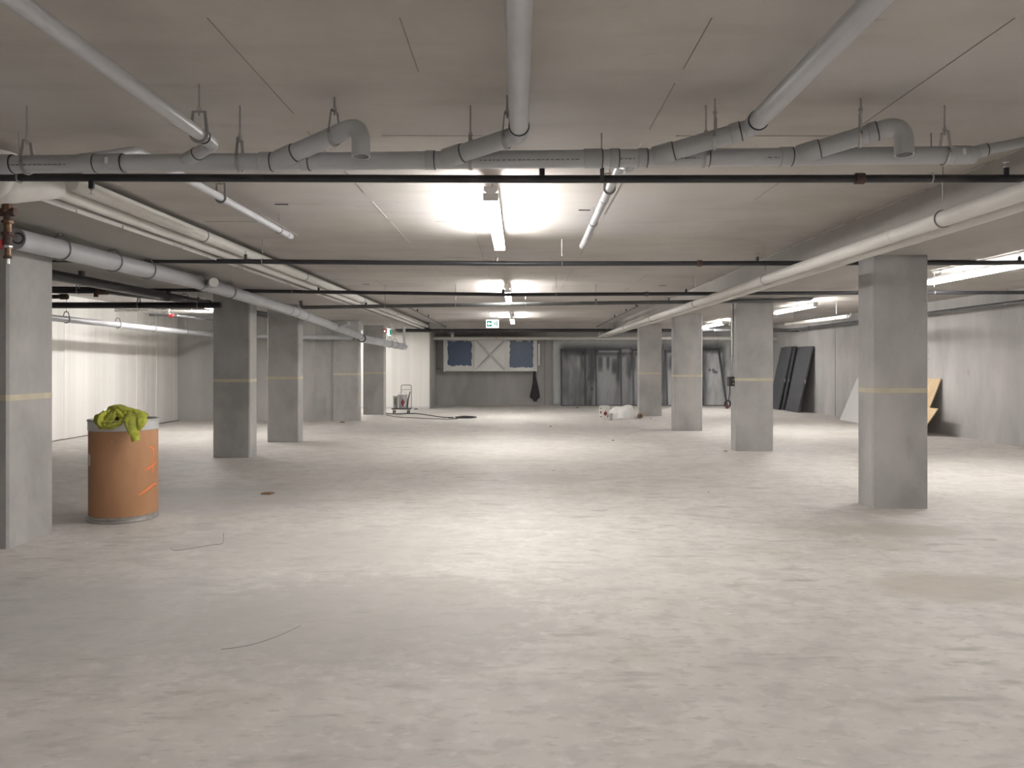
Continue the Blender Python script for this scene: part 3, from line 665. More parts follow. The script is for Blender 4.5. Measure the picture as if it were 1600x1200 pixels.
obj('body', bev_box(e3.x-0.05, e3.x+0.03, e3.y-0.05, e3.y+0.15, e3.z-0.05, e3.z+0.05, 0.008), 'red', t)
obj('strobe', bev_box(e3.x-0.03, e3.x+0.01, e3.y-0.062, e3.y-0.05, e3.z-0.03, e3.z+0.01, 0.003), 'sign_white', t)

# ------------------------------------------------------------------ drum and jacket
dx, dy, dR, dH = -3.85, 7.47, 0.305, 0.965
t = thing('fibre_drum', 'tall brown fibre drum with pale metal rim and orange spray marks', 'drum', (dx, dy, 0))
obj('body', lathe([(dR-0.004, 0.05), (dR, 0.06), (dR, 0.865), (dR-0.004, 0.87)], (dx, dy, 0), 48), 'fibre', t, 35)
obj('base_ring', lathe([(dR-0.01, 0), (dR+0.008, 0.006), (dR+0.008, 0.022), (dR-0.002, 0.03), (dR+0.006, 0.038), (dR+0.006, 0.052), (dR-0.006, 0.06)], (dx, dy, 0), 48), 'galv', t, 50)
obj('rim_band', lathe([(dR+0.001, 0.862), (dR+0.005, 0.866), (dR+0.005, 0.948), (dR+0.010, 0.952), (dR+0.012, 0.960), (dR+0.008, 0.967), (dR-0.012, 0.966), (dR-0.014, 0.955), (dR-0.02, 0.945), (0.02, 0.943)], (dx, dy, 0), 48), 'drum_white', t, 40)
def on_drum(ang, z, e=0.0): return Vector((dx+math.sin(ang)*(dR+e), dy-math.cos(ang)*(dR+e), z))
def ribbon(pts, wid, e=0.0012):
    v, f = [], []
    n = len(pts)
    for i, (a, z) in enumerate(pts):
        a0, z0 = pts[max(0, i-1)]; a1, z1 = pts[min(n-1, i+1)]
        ta, tz = (a1-a0)*dR, z1-z0; l = math.hypot(ta, tz) or 1
        wv = wid*(0.35+0.65*math.sin(PI*(i+0.6)/(n+0.2)))
        na, nz = -tz/l*wv/2/dR, ta/l*wv/2
        for s, ee in ((1, e), (-1, e), (-1, 0.0), (1, 0.0)): v.append(on_drum(a+na*s, z+nz*s, ee))
    for i in range(n-1):
        for k in range(4): f.append((i*4+k, i*4+(k+1) % 4, (i+1)*4+(k+1) % 4, (i+1)*4+k))
    f += [(3, 2, 1, 0), ((n-1)*4, (n-1)*4+1, (n-1)*4+2, (n-1)*4+3)]
    return v, f
def dz(py): return H-(py-VY)*(dy-0.2)/F
def da(px): return math.asin(max(-1, min(1, (px-191.5)/50.5)))-0.5*0
def px_ribbon(q): 
    # off-centre view: the drum's visible middle faces the camera
    base = math.atan2(-dx, -dy)*0+math.atan2(dx, dy)*-1
    return [(-math.atan2(dx, dy)*1.0 + da(px), dz(py)) for px, py in q]
def curve(q, n=16):
    out = []
    for i in range(n+1):
        t_ = i/n*(len(q)-1); k = min(int(t_), len(q)-2); u = t_-k
        p0, p1, p2, p3 = q[max(0, k-1)], q[k], q[k+1], q[min(len(q)-1, k+2)]
        out.append(tuple(0.5*((2*p1[j])+(-p0[j]+p2[j])*u+(2*p0[j]-5*p1[j]+4*p2[j]-p3[j])*u*u+(-p0[j]+3*p1[j]-3*p2[j]+p3[j])*u**3) for j in (0, 1)))
    return out
for q in ([(228, 700), (233, 704), (234, 714), (231, 727)], [(221, 736), (230, 732), (238, 726)], [(232, 731), (233.5, 736), (232, 742)], [(212, 774), (223, 768), (234, 761), (240, 762)]):
    obj('spray_mark', ribbon(px_ribbon(curve(q)), 0.017), 'orange', t)
obj('white_label', ribbon(px_ribbon([(143.5, 709), (143.5, 715), (143.5, 722), (143.5, 728)]), 0.05), 'sticker', t)
obj('rivet', lathe([(0.004, 0), (0.002, 0.003)], on_drum(px_ribbon([(175, 688)])[0][0], dz(688)), 8, axis=Vector((0, -1, 0))), 'sticker', t)
# jacket: crumpled body on the lid, a folded arm, and a sleeve hanging down over the rim
zt = 0.966
j = thing('safety_jacket', 'crumpled lime green work jacket draped over the brown drum', 'jacket', (dx, dy, zt))
def heap(cx, cy, cz, rx, ry, h, seed, n=44, m=22, rot=0.0):
    v, f = [], []
    for i in range(m+1):
        ph = i/m
        for k in range(n):
            a = 2*PI*k/n
            rr = math.sin(ph*PI/2)
            w1 = noise.noise(Vector((math.cos(a)*1.6*rr+seed, math.sin(a)*1.6*rr, seed)))
            w2 = 1-abs(noise.noise(Vector((math.cos(a)*3.4*rr+seed*2, math.sin(a)*3.4*rr, 4+seed))))*2
            sc = 1+0.28*w1
            z_ = max(0.0, h*math.cos(ph*PI/2)**0.8*(1+0.5*w1)+0.030*w2*(1-ph**4)) + 0.004
            x_, y_ = rx*rr*sc*math.cos(a), ry*rr*sc*math.sin(a)
            v.append(Vector((cx+x_*math.cos(rot)-y_*math.sin(rot), cy+x_*math.sin(rot)+y_*math.cos(rot), cz+z_)))
    for i in range(m):
        for k in range(n): f.append((i*n+k, i*n+(k+1) % n, (i+1)*n+(k+1) % n, (i+1)*n+k))
    f.append(tuple(range(n))); f.append(tuple(m*n+k for k in range(n)))
    return v, f
def wrinkle(vf, amp, fr, seed):
    v, f = vf
    return [Vector(p)+Vector((noise.noise(Vector(p)*fr+Vector((seed, 0, 0))), noise.noise(Vector(p)*fr+Vector((0, seed, 0))), noise.noise(Vector(p)*fr+Vector((0, 0, seed)))))*amp for p in v], f
YJ = dy-dR
def cm(pts, n=8):
    pts = [Vector(p) for p in pts]; out = []
    for k in range(len(pts)-1):
        p0, p1, p2, p3 = pts[max(0, k-1)], pts[k], pts[k+1], pts[min(len(pts)-1, k+2)]
        for i in range(n):
            u = i/n; out.append(0.5*((2*p1)+(-p0+p2)*u+(2*p0-5*p1+4*p2-p3)*u*u+(-p0+3*p1-3*p2+p3)*u**3))
    out.append(pts[-1]); return out
def fabric(name, path, radii, ell, amp, fr, seed, m='hivis', n=28):
    p = cm(path, 10); k = len(p); rs = []
    for i in range(k):
        t_ = i/(k-1)*(len(radii)-1); q = min(int(t_), len(radii)-2); rs.append(radii[q]+(radii[q+1]-radii[q])*(t_-q))
    v, f = tube(p, rs, n, ell=ell)
    out = []
    for q in v:                       # sharp folds plus soft lumps
        w1 = 1-2*abs(noise.noise(q*fr+Vector((seed, 0, 0)))); w2 = noise.noise(q*fr*0.6+Vector((0, seed, 0))); w3 = 1-2*abs(noise.noise(q*fr*2.1+Vector((0, 0, seed))))
        out.append(q+Vector((w2*0.8, (w1-0.5)*-0.9, w1*0.7+w3*0.4))*amp)
    return obj(name, (out, f), m, j, 75)
YJ = dy-dR
fd = Vector((-dx, -dy, 0)).normalized(); rd = Vector((-fd.y, fd.x, 0))     # towards the camera, and screen right
def drape(cr, cf, lobes, hmax, nA=140, nR=44, seed=1.0):
    '''cloth spread from a point of the lid; what reaches past the rim hangs down the drum'''
    v, f = [], []; c0 = rd*cr+fd*cf; lobes = sorted(lobes); m = len(lobes)
    def rho(th):
        for i in range(m):
            a0, r0 = lobes[i]; a1, r1 = lobes[(i+1) % m]; a1 += 360 if i == m-1 else 0
            for tt in (th, th+360):
                if a0 <= tt <= a1:
                    u = (tt-a0)/(a1-a0); u = u*u*(3-2*u); return r0*(1-u)+r1*u
        return 0.2
    for i in range(nR+1):
        t_ = i/nR
        for k in range(nA):
            th = 360*k/nA; a = math.radians(th)
            p = c0+(rd*math.cos(a)+fd*math.sin(a))*rho(th)*t_
            L_ = p.length; dirn = p.normalized() if L_ > 1e-4 else fd
            q3 = Vector((p.x*15+seed, p.y*15, seed)); 
            ridge = 1-2.2*abs(noise.noise(q3)); ridge2 = 1-2*abs(noise.noise(q3*2.1+Vector((3, 1, 2)))); soft = noise.noise(q3*0.45)
            over = L_-(dR+0.008)
            if over < 0:
                h_ = hmax*(1-t_**2.2)*(0.75+0.8*soft)+0.022*ridge+0.012*ridge2
                pos = Vector((dx, dy, zt))+p+Vector((0, 0, max(0.008, h_+0.012)))
            else:
                h_ = 0.016+0.020*max(0, ridge)+0.008*max(0, ridge2)
                pos = Vector((dx, dy, zt+0.012-over))+dirn*(dR+0.012+h_*min(1, over/0.03))
            v.append(pos)
    for i in range(nR):
        for k in range(nA): f.append((i*nA+k, i*nA+(k+1) % nA, (i+1)*nA+(k+1) % nA, (i+1)*nA+k))
    f.append(tuple(range(nA)))
    return v, f
bd = obj('body', drape(-0.01, 0.10, [(0, 0.22), (28, 0.24), (48, 0.29), (66, 0.31), (80, 0.23), (92, 0.185), (105, 0.21), (120, 0.30), (135, 0.315), (150, 0.27), (180, 0.21), (225, 0.17), (270, 0.15), (320, 0.19)], 0.105), 'hivis', j, 80)
md = bd.modifiers.new('thick', 'SOLIDIFY'); md.thickness = 0.006; md.offset = -1
fabric('hood', [P(164, 655, YJ+0.16), P(172, 645, YJ+0.15), P(184, 640, YJ+0.14), P(200, 645, YJ+0.13), P(216, 648, YJ+0.12), P(228, 655, YJ+0.11)], [0.02, 0.045, 0.05, 0.05, 0.048, 0.02], (0.8, 1.1), 0.016, 18, 2.0)
fabric('collar', [P(182, 641, YJ+0.07), P(186, 648, YJ+0.04), P(193, 655, YJ+0.02), P(195, 660, YJ+0.01)], [0.016, 0.024, 0.026, 0.016], (1, 1.0), 0.006, 25, 6.0)
fabric('folded_sleeve', [P(176, 647, YJ+0.10), P(165, 650, YJ+0.05), P(159, 657, YJ+0.0), P(159, 666, YJ-0.03), P(167, 668, YJ-0.035), P(177, 667, YJ-0.03), P(187, 662, YJ-0.02), P(193, 656, YJ+0.0)], [0.02, 0.034, 0.036, 0.034, 0.034, 0.036, 0.036, 0.02], (1.3, 0.6), 0.014, 20, 9.0)
obj('hollow_shade', lathe([(0.055, 0), (0.05, 0.012), (0.01, 0.014)], P(178, 656, YJ+0.05), 20, axis=Vector((0, -1, 0.2))), 'hivis_shade', j, 60)  # dark disc painted as the shade in the hollow between folds
fabric('front_flap', [P(219, 650, YJ+0.06), P(222, 657, YJ-0.005), P(220, 665, YJ-0.028), P(217, 673, YJ-0.03)], [0.04, 0.042, 0.034, 0.012], (0.4, 1.0), 0.008, 20, 7.0)
fabric('hanging_sleeve', [P(203, 650, YJ+0.08), P(205, 656, YJ-0.005), P(206, 664, YJ-0.035), P(208, 673, YJ-0.042), P(211, 681, YJ-0.042), P(212, 686, YJ-0.042)], [0.055, 0.062, 0.06, 0.052, 0.038, 0.034], (0.55, 1.0), 0.010, 20, 4.0)
sl = [P(210.5, 682, YJ-0.042), P(211.5, 685, YJ-0.042), P(212, 687.5, YJ-0.042)]
obj('cuff', hollow([sl[-3], sl[-1]+(sl[-1]-sl[-2])*0.6], 0.036, 0.004, 18), 'hivis', j, 40)
obj('cuff_opening', lathe([(0.032, 0), (0.032, 0.003)], sl[-1], 16, axis=(sl[-1]-sl[-2])), 'hivis_shade', j)  # dark disc, shade inside the cuff put into its colour

# ------------------------------------------------------------------ cart with pails, cable
cg = Vector(((628-VX)*23.1/F, 23.1, 0))
t = thing('platform_cart', 'small platform hand cart with a looped handle by the white corridor wall', 'cart', cg)
obj('platform', bev_box(cg.x-0.29, cg.x+0.29, cg.y-0.2, cg.y+0.2, 0.13, 0.165, 0.012), 'dkgrey', t)
hx0, hx1 = cg.x-0.05, cg.x+0.26
hl = obj('handle', tube(fillet([(hx0, cg.y+0.17, 0.16), (hx0, cg.y+0.17, 0.85), (hx1, cg.y+0.17, 0.85), (hx1, cg.y+0.17, 0.16)], 0.06), 0.016, 12), 'pail_grey', t, 40)
obj('crossbar', cyl((hx0, cg.y+0.17, 0.71), (hx1, cg.y+0.17, 0.71), 0.010, 8), 'pail_grey', hl, 40)
for sx in (-0.23, 0.2):
    for sy in (-0.15, 0.15):
        k = obj('caster', join(box(cg.x+sx-0.022, cg.x+sx-0.016, cg.y+sy-0.03, cg.y+sy+0.03, 0.05, 0.13), box(cg.x+sx+0.016, cg.x+sx+0.022, cg.y+sy-0.03, cg.y+sy+0.03, 0.05, 0.13), box(cg.x+sx-0.022, cg.x+sx+0.022, cg.y+sy-0.03, cg.y+sy+0.03, 0.122, 0.131)), 'galv', t)
        obj('wheel', lathe([(0.045, -0.012), (0.05, -0.008), (0.05, 0.008), (0.045, 0.012)], (cg.x+sx, cg.y+sy, 0.05), 18, axis=Vector((1, 0, 0))), 'plastic_black', k, 40)
def pail(x, y, z, r, h, m, label, marks, cat='pail', handle=True):
    t = thing('paint_pail', label, cat, (x, y, z), 'paint pails')
    obj('body', lathe([(r*0.88, 0), (r*0.9, 0.008), (r, h*0.86), (r*1.05, h*0.87), (r*1.05, h*0.9), (r*1.0, h*0.91), (r*1.0, h*0.97), (r*0.98, h*0.975)], (x, y, z), 28), m, t, 35)
    obj('lid', lathe([(r*1.06, h*0.955), (r*1.06, h*0.995), (r*1.0, h), (r*0.9, h*0.985)], (x, y, z), 28), m, t, 35)
    if handle:
        pts = [(x+r*1.06*math.cos(a), y-0.03-0.02*math.sin(a), z+h*0.86+0.75*r*math.sin(a)*1.4) for a in [PI*k/10 for k in range(11)]]
        obj('bail', tube(pts, 0.005, 6), 'rod', t, 40)
    for (a0, z0, w_, h_, mm, diamond) in marks:
        n = 6; v, f = [], []
        if diamond: pts = [(-1, 0), (0, -1), (1, 0), (0, 1)]
        else: pts = [(-1, -1), (1, -1), (1, 1), (-1, 1)]
        rr = r*(0.9+0.1*(z0+h_/2)/(0.86*h))+0.003
        # small facet standing just off the wall of the pail
        c = [Vector((x+math.sin(a0+p[0]*w_/r/2)*(rr+0.001), y-math.cos(a0+p[0]*w_/r/2)*(rr+0.001), z+z0+p[1]*h_/2)) for p in pts]
        cc = [Vector((x+math.sin(a0+p[0]*w_/r/2)*(rr-0.006), y-math.cos(a0+p[0]*w_/r/2)*(rr-0.006), z+z0+p[1]*h_/2)) for p in pts]
        c8 = Vector((x+math.sin(a0)*(rr+0.002), y-math.cos(a0)*(rr+0.002), z+z0))
        obj('label_patch', (c+cc+[c8], [(0, 1, 8), (1, 2, 8), (2, 3, 8), (3, 0, 8), (7, 6, 5, 4)]+[(i, 4+i, 4+(i+1) % 4, (i+1) % 4) for i in range(4)]), mm, t)
    return t
pail(cg.x+0.03, cg.y-0.03, 0.165, 0.135, 0.40, 'pail_grey', 'grey pail with a red diagonal label on the hand cart', [(0.15, 0.17, 0.13, 0.26, 'maroon', True), (0.62, 0.12, 0.07, 0.14, 'sticker', True)])
pail(cg.x-0.20, cg.y+0.04, 0.165, 0.075, 0.36, 'pail_grey', 'narrow grey pail on the left end of the hand cart', [(0.0, 0.2, 0.03, 0.2, 'dkgrey', False)], handle=False)
t = thing('brush_handle', 'dark brush handle leaning out of the pail on the hand cart', 'brush', (cg.x+0.16, cg.y-0.1, 0.165))
obj('stick', tube([(cg.x+0.18, cg.y-0.12, 0.17), (cg.x+0.20, cg.y-0.1, 0.42), (cg.x+0.255, cg.y-0.05, 0.66)], [0.02, 0.022, 0.012], 10), 'plastic_black', t, 40)
def cable(name, label, pix, r, m='plastic_black', cat='cable'):
    pts = []
    for px, py in pix:
        g = G(px, py); g.z = r; pts.append(g)
    return tag(obj(name, tube(cm(pts, 8), r, 8), m, None, 40, loc=pts[0]), label, cat)
cable('power_cable', 'black power cable on the floor from the hand cart to a loose coil', [(596, 646), (620, 647.5), (645, 646.5), (668, 649), (690, 652.5), (700, 653), (708, 652.8)], 0.012)
cable('extension_lead', 'thin dark cord looping below the power cable on the floor', [(604, 649), (622, 652), (650, 653.5), (680, 654.8), (705, 655.6), (716, 654.2), (700, 653.6)], 0.008)
cable('cable_coil', 'loose heap of black cable on the floor right of the hand cart', [(712, 652.6), (724, 651.2), (738, 651.8), (744, 652.8), (733, 653.8), (720, 653.2), (716, 652.2), (728, 651.6), (741, 652.4), (738, 653.6), (724, 653.9), (714, 653.4), (722, 652.0), (734, 652.2)], 0.016)
t = thing('tool_bar', 'short dark bar lying at the foot of the white corridor wall', 'bar', G(650, 639.8)); g = G(650, 639.8)
obj('bar', bev_box(g.x-0.06, g.x+0.06, g.y-0.02, g.y+0.02, 0, 0.03, 0.005), 'plastic_black', t)

# ------------------------------------------------------------------ duct at the back wall
yf = 27.1
def dpx(px): return (px-VX)*yf/F
def dpy(py): return H-(py-VY)*yf/F
zt_, zb_ = dpy(531), dpy(579.5)
t = thing('sheet_metal_duct', 'white sheet metal duct box with two blue-filmed openings on the back wall', 'duct', (dpx(766), YB, zb_))
xl, xr = dpx(693.5), dpx(839)
v = [(xl, yf, zb_), (xr, yf, zb_), (xr, YB, zb_), (-2.98, YB, zb_+0.1), (xl, yf, zt_), (xr, yf, zt_), (xr, YB, zt_), (-2.98, YB, zt_)]
obj('casing', (v, [(3, 2, 1, 0), (4, 5, 6, 7), (0, 1, 5, 4), (1, 2, 6, 5), (2, 3, 7, 6), (3, 0, 4, 7)]), 'duct', t)
for px in (694, 742, 790.5, 838):
    obj('flange', bev_box(dpx(px)-0.02, dpx(px)+0.02, yf-0.07, yf+0.02, zb_-0.03, zt_+0.01, 0.006), 'duct', t)
obj('bottom_flange', bev_box(xl, xr, yf-0.02, yf+0.02, zb_-0.012, zb_+0.012, 0.004), 'duct', t)
for (pa, pb, ya, yb) in ((700, 737, 533.5, 571), (796.5, 833, 533, 574)):
    x0, x1, z1, z0 = dpx(pa), dpx(pb), dpy(ya), dpy(yb)
    fr = obj('frame', join(bev_box(x0-0.10, x0, yf-0.022, yf, z0-0.1, z1+0.02, 0.006), bev_box(x1, x1+0.07, yf-0.022, yf, z0-0.1, z1+0.02, 0.006), bev_box(x0, x1, yf-0.022, yf, z0-0.1, z0, 0.006)), 'duct', t)
    # wavy film stretched over the opening
    out = []; N_ = 14
    for k in range(N_): out.append((x0+(x1-x0)*k/N_, z0+random.uniform(-0.03, 0.02)))
    for k in range(N_): out.append((x1+random.uniform(-0.02, 0.02), z0+(z1-z0)*k/N_))
    for k in range(N_): out.append((x1-(x1-x0)*k/N_, z1+random.uniform(-0.03, 0.03)))
    for k in range(N_): out.append((x0+random.uniform(-0.02, 0.02), z1-(z1-z0)*k/N_))
    obj('blue_film', sheet(out, yf-0.023, 0.006), 'blue', t)
# cross-broken middle panel: two raised diagonal creases
x0, x1 = dpx(743.5), dpx(789); z0, z1 = zb_+0.02, zt_-0.02
for (a, b) in (((x0, z0), (x1, z1)), ((x0, z1), (x1, z0))):
    d_ = Vector((b[0]-a[0], 0, b[1]-a[1])).normalized(); n_ = Vector((-d_.z, 0, d_.x))*0.05
    A_, B_ = Vector((a[0], yf, a[1])), Vector((b[0], yf, b[1])); pk = Vector((0, -0.04, 0))
    v = [A_-n_, A_+n_, B_+n_, B_-n_, A_+pk, B_+pk]
    obj('cross_crease', (v, [(0, 4, 5, 3), (4, 1, 2, 5), (0, 1, 4), (3, 5, 2), (0, 3, 2, 1)]), 'duct', t)
obj('end_flange', bev_box(dpx(840.5), dpx(843.5), yf+0.05, yf+0.1, dpy(571), dpy(537), 0.004), 'duct', t)
obj('support_angle', box(-2.998, dpx(690), YB-0.05, YB, dpy(576)-0.03, dpy(576)), 'dkgrey', t)
# hanging coat
t = thing('hanging_coat', 'dark coat hanging below the right end of the sheet metal duct', 'coat', (dpx(836), 27.4, dpy(628)))
def coat():
    v, f = [], []; n = 20; rows = [(580, 1.5, 835.5), (590, 2.5, 835.5), (598, 3.4, 836), (607, 5, 836.3), (615, 6.5, 836.3), (620, 7.2, 836), (622.5, 6.8, 836), (624, 4, 836.5), (628, 2.2, 836.5)]
    for py, hw, cx in rows:
        for k in range(n):
            a = 2*PI*k/n; fo = 1+0.16*math.sin(5*a+py*0.02)
            v.append(Vector((dpx(cx)+hw*yf/F*math.cos(a)*fo, 27.42+0.10*math.sin(a)*fo*min(1, hw/4), dpy(py))))
    for i in range(len(rows)-1):
        for k in range(n): f.append((i*n+k, i*n+(k+1) % n, (i+1)*n+(k+1) % n, (i+1)*n+k))
    f.append(tuple(range(n))); f.append(tuple((len(rows)-1)*n+k for k in range(n)))
    return v, f
obj('cloth', coat(), 'cloth_dark', t, 60)
obj('hanger_hook', cyl((dpx(835.5), 27.42, dpy(581)), (dpx(835.5), 27.42, zb_), 0.008, 8), 'rod', t)

# ------------------------------------------------------------------ spray-painted plastic and door frames at the back wall
YS = 27.6
pm = bpy.data.materials.new('oversprayed_plastic'); pm.use_nodes = True
nt = pm.node_tree; bs = nt.nodes['Principled BSDF']; at = nt.nodes.new('ShaderNodeAttribute'); at.attribute_name = 'paint'
mx = nt.nodes.new('ShaderNodeMix'); mx.data_type = 'RGBA'; mx.inputs[6].default_value = (0.62, 0.63, 0.635, 1); mx.inputs[7].default_value = (0.055, 0.057, 0.063, 1)
nt.links.new(at.outputs['Fac'], mx.inputs[0]); nt.links.new(mx.outputs[2], bs.inputs['Base Color']); bs.inputs['Roughness'].default_value = 0.42
M['overspray'] = pm
def gs_(x, c, s): return math.exp(-((x-c)/s)**2)
def sstep(a, b, x):
    t_ = max(0, min(1, (x-a)/(b-a))); return t_*t_*(3-2*t_)
def paint(px, py):
    n1 = noise.noise(Vector((px*0.05, py*0.03, 1))); n2 = noise.noise(Vector((px*0.18, py*0.05, 5)))
    d_ = 0.08
    if px < 1010:
        top = sstep(531, 546, py)*(1-sstep(552, 566, py))*sstep(868, 884, px)
        d_ = max(d_, 0.92*top, 0.40*sstep(866, 880, px)*sstep(534, 548, py))
        d_ = max(d_, 0.86*sstep(868, 882, px)*(1-sstep(922, 940, px))*sstep(534, 548, py)*(0.78+0.35*n2))
        d_ = max(d_, 0.95*gs_(px, 924, 11)*sstep(536, 548, py)*(1-0.35*sstep(588, 610, py)))
        d_ = max(d_, 0.82*gs_(px, 966, 5)*sstep(540, 550, py)*(1-0.4*sstep(590, 610, py)))
        d_ = max(d_, 0.80*gs_(px, 982, 7)*sstep(540, 550, py)*(1-0.6*sstep(582, 600, py)))
        for cx, cy, wx, wy in ((938, 567, 5, 17), (950, 566, 3.5, 15), (960, 572, 6, 16), (990, 566, 5, 18), (921, 590, 5, 8), (925, 607, 3, 4)):
            d_ = max(d_, 0.9*math.exp(-((px-cx)/wx)**4-((py-cy)/wy)**4))
        d_ = max(d_, 0.55*gs_(py, 634, 4))
        if 935 < px < 1000 and 546 < py < 551: d_ = d_*0.6
        if 888 < px < 912: d_ -= 0.16*gs_(px, 893, 3)*sstep(550, 556, py)*(1-sstep(590, 604, py))+0.16*gs_(px, 905, 3)*sstep(555, 560, py)*(1-sstep(590, 604, py))
    else:
        d_ = max(d_, 0.8*sstep(532, 545, py)*(1-sstep(548, 556, py))*(1-sstep(1126, 1140, px)), 0.85*gs_(px, 1034, 6)*sstep(535, 548, py)*(1-0.3*sstep(590, 620, py)))
        d_ = max(d_, 0.8*math.exp(-((px-1051)/7)**4-((py-566)/13)**4), 0.85*gs_(px, 1098, 8)*sstep(535, 548, py))
        d_ = max(d_, 0.6*gs_(px, 1131, 4)*sstep(540, 550, py)*(1-sstep(600, 625, py)))
        for cx, cy, s in ((1109, 578.5, 1.8), (1114.5, 578, 2.2), (1116, 581, 2.6), (1119.5, 582, 1.8)): d_ = max(d_, 0.9*math.exp(-((px-cx)/s)**4-((py-cy)/s)**4))
        d_ += 0.25*max(0, n2)
    return max(0.0, min(1.0, d_+0.06*n1))**0.72
def plastic(pa, pb, ya, yb, nx, nz, name, label, seed):
    v, f, col = [], [], []
    for i in range(nz+1):
        for k in range(nx+1):
            px = pa+(pb-pa)*k/nx; py = ya+(yb-ya)*i/nz
            dep = 0.03*noise.noise(Vector((px*0.12+seed, py*0.035, seed)))+0.018*(1-abs(noise.noise(Vector((px*0.2+py*0.1, py*0.05, seed+3))))*2)
            z_ = max(0.004, H-(py-VY)*YS/F)
            v.append(Vector(((px-VX)*YS/F, YS+dep, z_))); col.append(paint(px, py))
    for i in range(nz):
        for k in range(nx): f.append((i*(nx+1)+k, i*(nx+1)+k+1, (i+1)*(nx+1)+k+1, (i+1)*(nx+1)+k))
    t = obj(name, (v, f), pm, None, 60, loc=((((pa+pb)/2-VX)*YS/F), YS, 0))
    a = t.data.attributes.new('paint', 'FLOAT', 'POINT')
    for i, c in enumerate(col): a.data[i].value = c
    mod = t.modifiers.new('thick', 'SOLIDIFY'); mod.thickness = 0.003
    return tag(t, label, 'plastic sheet')
plastic(864, 1012, 531, 633.5, 148, 60, 'plastic_sheet', 'plastic sheet on the back wall blackened by overspray, right of the coat', 2.0)
plastic(1022, 1142, 531, 634, 120, 60, 'plastic_sheet', 'pale wrinkled plastic sheet with black spray blotches behind the right columns', 9.0)
def door_frame(label, pl, pr, ptop, lean, sill=False, skew=0.0, yt=27.5):
    """steel door frame leaning on the wall: two jambs and a head; pl, pr = jamb pixels at the top"""
    zt = H-(ptop-VY)*yt/F; yb = yt-lean
    X0, X1 = (pl-VX)*yt/F, (pr-VX)*yt/F
    t = thing('door_frame', label, 'door frame', ((X0+X1)/2, yb, 0), 'charcoal door frames leaning on the back wall')
    def jamb(xt, xb):
        a = Vector((xb-0.03, yb, 0)); b = Vector((xb+0.03, yb, 0)); c = Vector((xt+0.03, yt, zt)); d_ = Vector((xt-0.03, yt, zt))
        return quad_slab(a, b, c, d_, -0.07)
    obj('jamb', jamb(X0, X0), 'charcoal', t); obj('jamb', jamb(X1, X1+skew), 'charcoal', t)
    obj('head', quad_slab(Vector((X0-0.03, yt-0.07*lean/zt, zt-0.07)), Vector((X1+0.03, yt-0.07*lean/zt, zt-0.07)), Vector((X1+0.03, yt, zt)), Vector((X0-0.03, yt, zt)), -0.07), 'charcoal', t)
    return t
door_frame('charcoal door frame leaning leftmost in the blackened area', 877, 914, 545, 0.18)
door_frame('charcoal door frame leaning second from the left in the blackened area', 931, 970, 544, 0.18)
door_frame('charcoal door frame leaning just left of the farthest right column', 989, 1018, 545, 0.2, skew=0.05)
door_frame('charcoal door frame seen between the two farther right columns', 1041, 1076, 547, 0.2)
door_frame('charcoal door frame with a slanted jamb between the second and third right columns', 1094, 1123, 544, 0.3, skew=0.22)
t = thing('floor_rail', 'dark wood rail along the foot of the plastic sheets', 'rail', ((900-VX)*27.2/F, 27.25, 0))
obj('rail', box((878-VX)*27.25/F, (1138-VX)*27.25/F, 27.19, 27.25, 0, 0.03), 'base', t)

# ------------------------------------------------------------------ doors, panels leaning on the right wall
def leaning(name, label, cat, y0, y1, xb, xt, h, th, m, group=None, edge=None):
    t = thing(name, label, cat, ((xb+xt)/2, (y0+y1)/2, 0), group)
    a, b, c, d_ = Vector((xb, y1, 0.0)), Vector((xb, y0, 0.0)), Vector((xt, y0, h)), Vector((xt, y1, h))
    o = obj('slab', quad_slab(a, b, c, d_, th), m, t)
    n_ = (b-a).cross(d_-a).normalized()
    zmin = min((o.matrix_basis @ Vector(vv.co)).z for vv in o.data.vertices)
    for vv in o.data.vertices: vv.co.z -= min(0, zmin)
    return t, n_
DG = 'charcoal doors leaning on the right wall'
dl_ = [('charcoal door leaning on the right wall, nearest and separate from the stack', 23.4, 24.55, 8.47, 8.93, 2.02), ('outermost charcoal door in the stack behind the second right column', 24.85, 25.85, 8.36, 8.80, 2.03),
       ('middle charcoal door in the leaning stack, showing its edge', 24.72, 25.72, 8.46, 8.875, 2.05), ('innermost charcoal door in the leaning stack, against the wall', 24.62, 25.62, 8.56, 8.94, 2.0)]
for lb, y0, y1, xb, xt, h in dl_:
    t, n_ = leaning('door_slab', lb, 'door', y0, y1, xb, xt, h, -0.045, 'charcoal', DG)
    f_ = 0.47; c_ = Vector((xb+(xt-xb)*f_, y0+0.0, h*f_))
    obj('lock_plate', box(c_.x-0.005, c_.x+0.035, c_.y-0.003, c_.y+0.002, c_.z-0.06, c_.z+0.06), 'galv', t)
leaning('leaning_board', 'white board leaning on the right wall behind the near column', 'panel', 17.7, 20.4, 8.50, 8.97, 1.12, -0.016, 'panel')
leaning('plywood_sheet', 'plywood sheet leaning on the right wall behind the near column', 'plywood', 16.35, 17.5, 8.50, 8.97, 1.17, -0.018, 'ply')
leaning('plywood_offcut', 'short plywood offcut leaning against the taller plywood sheet', 'plywood', 15.85, 16.9, 8.24, 8.63, 0.56, -0.018, 'ply')
t, _ = leaning('wood_strip', 'narrow dark strip leaning on the plywood sheet', 'strip', 16.95, 17.1, 8.40, 8.80, 0.90, -0.02, 'debris')

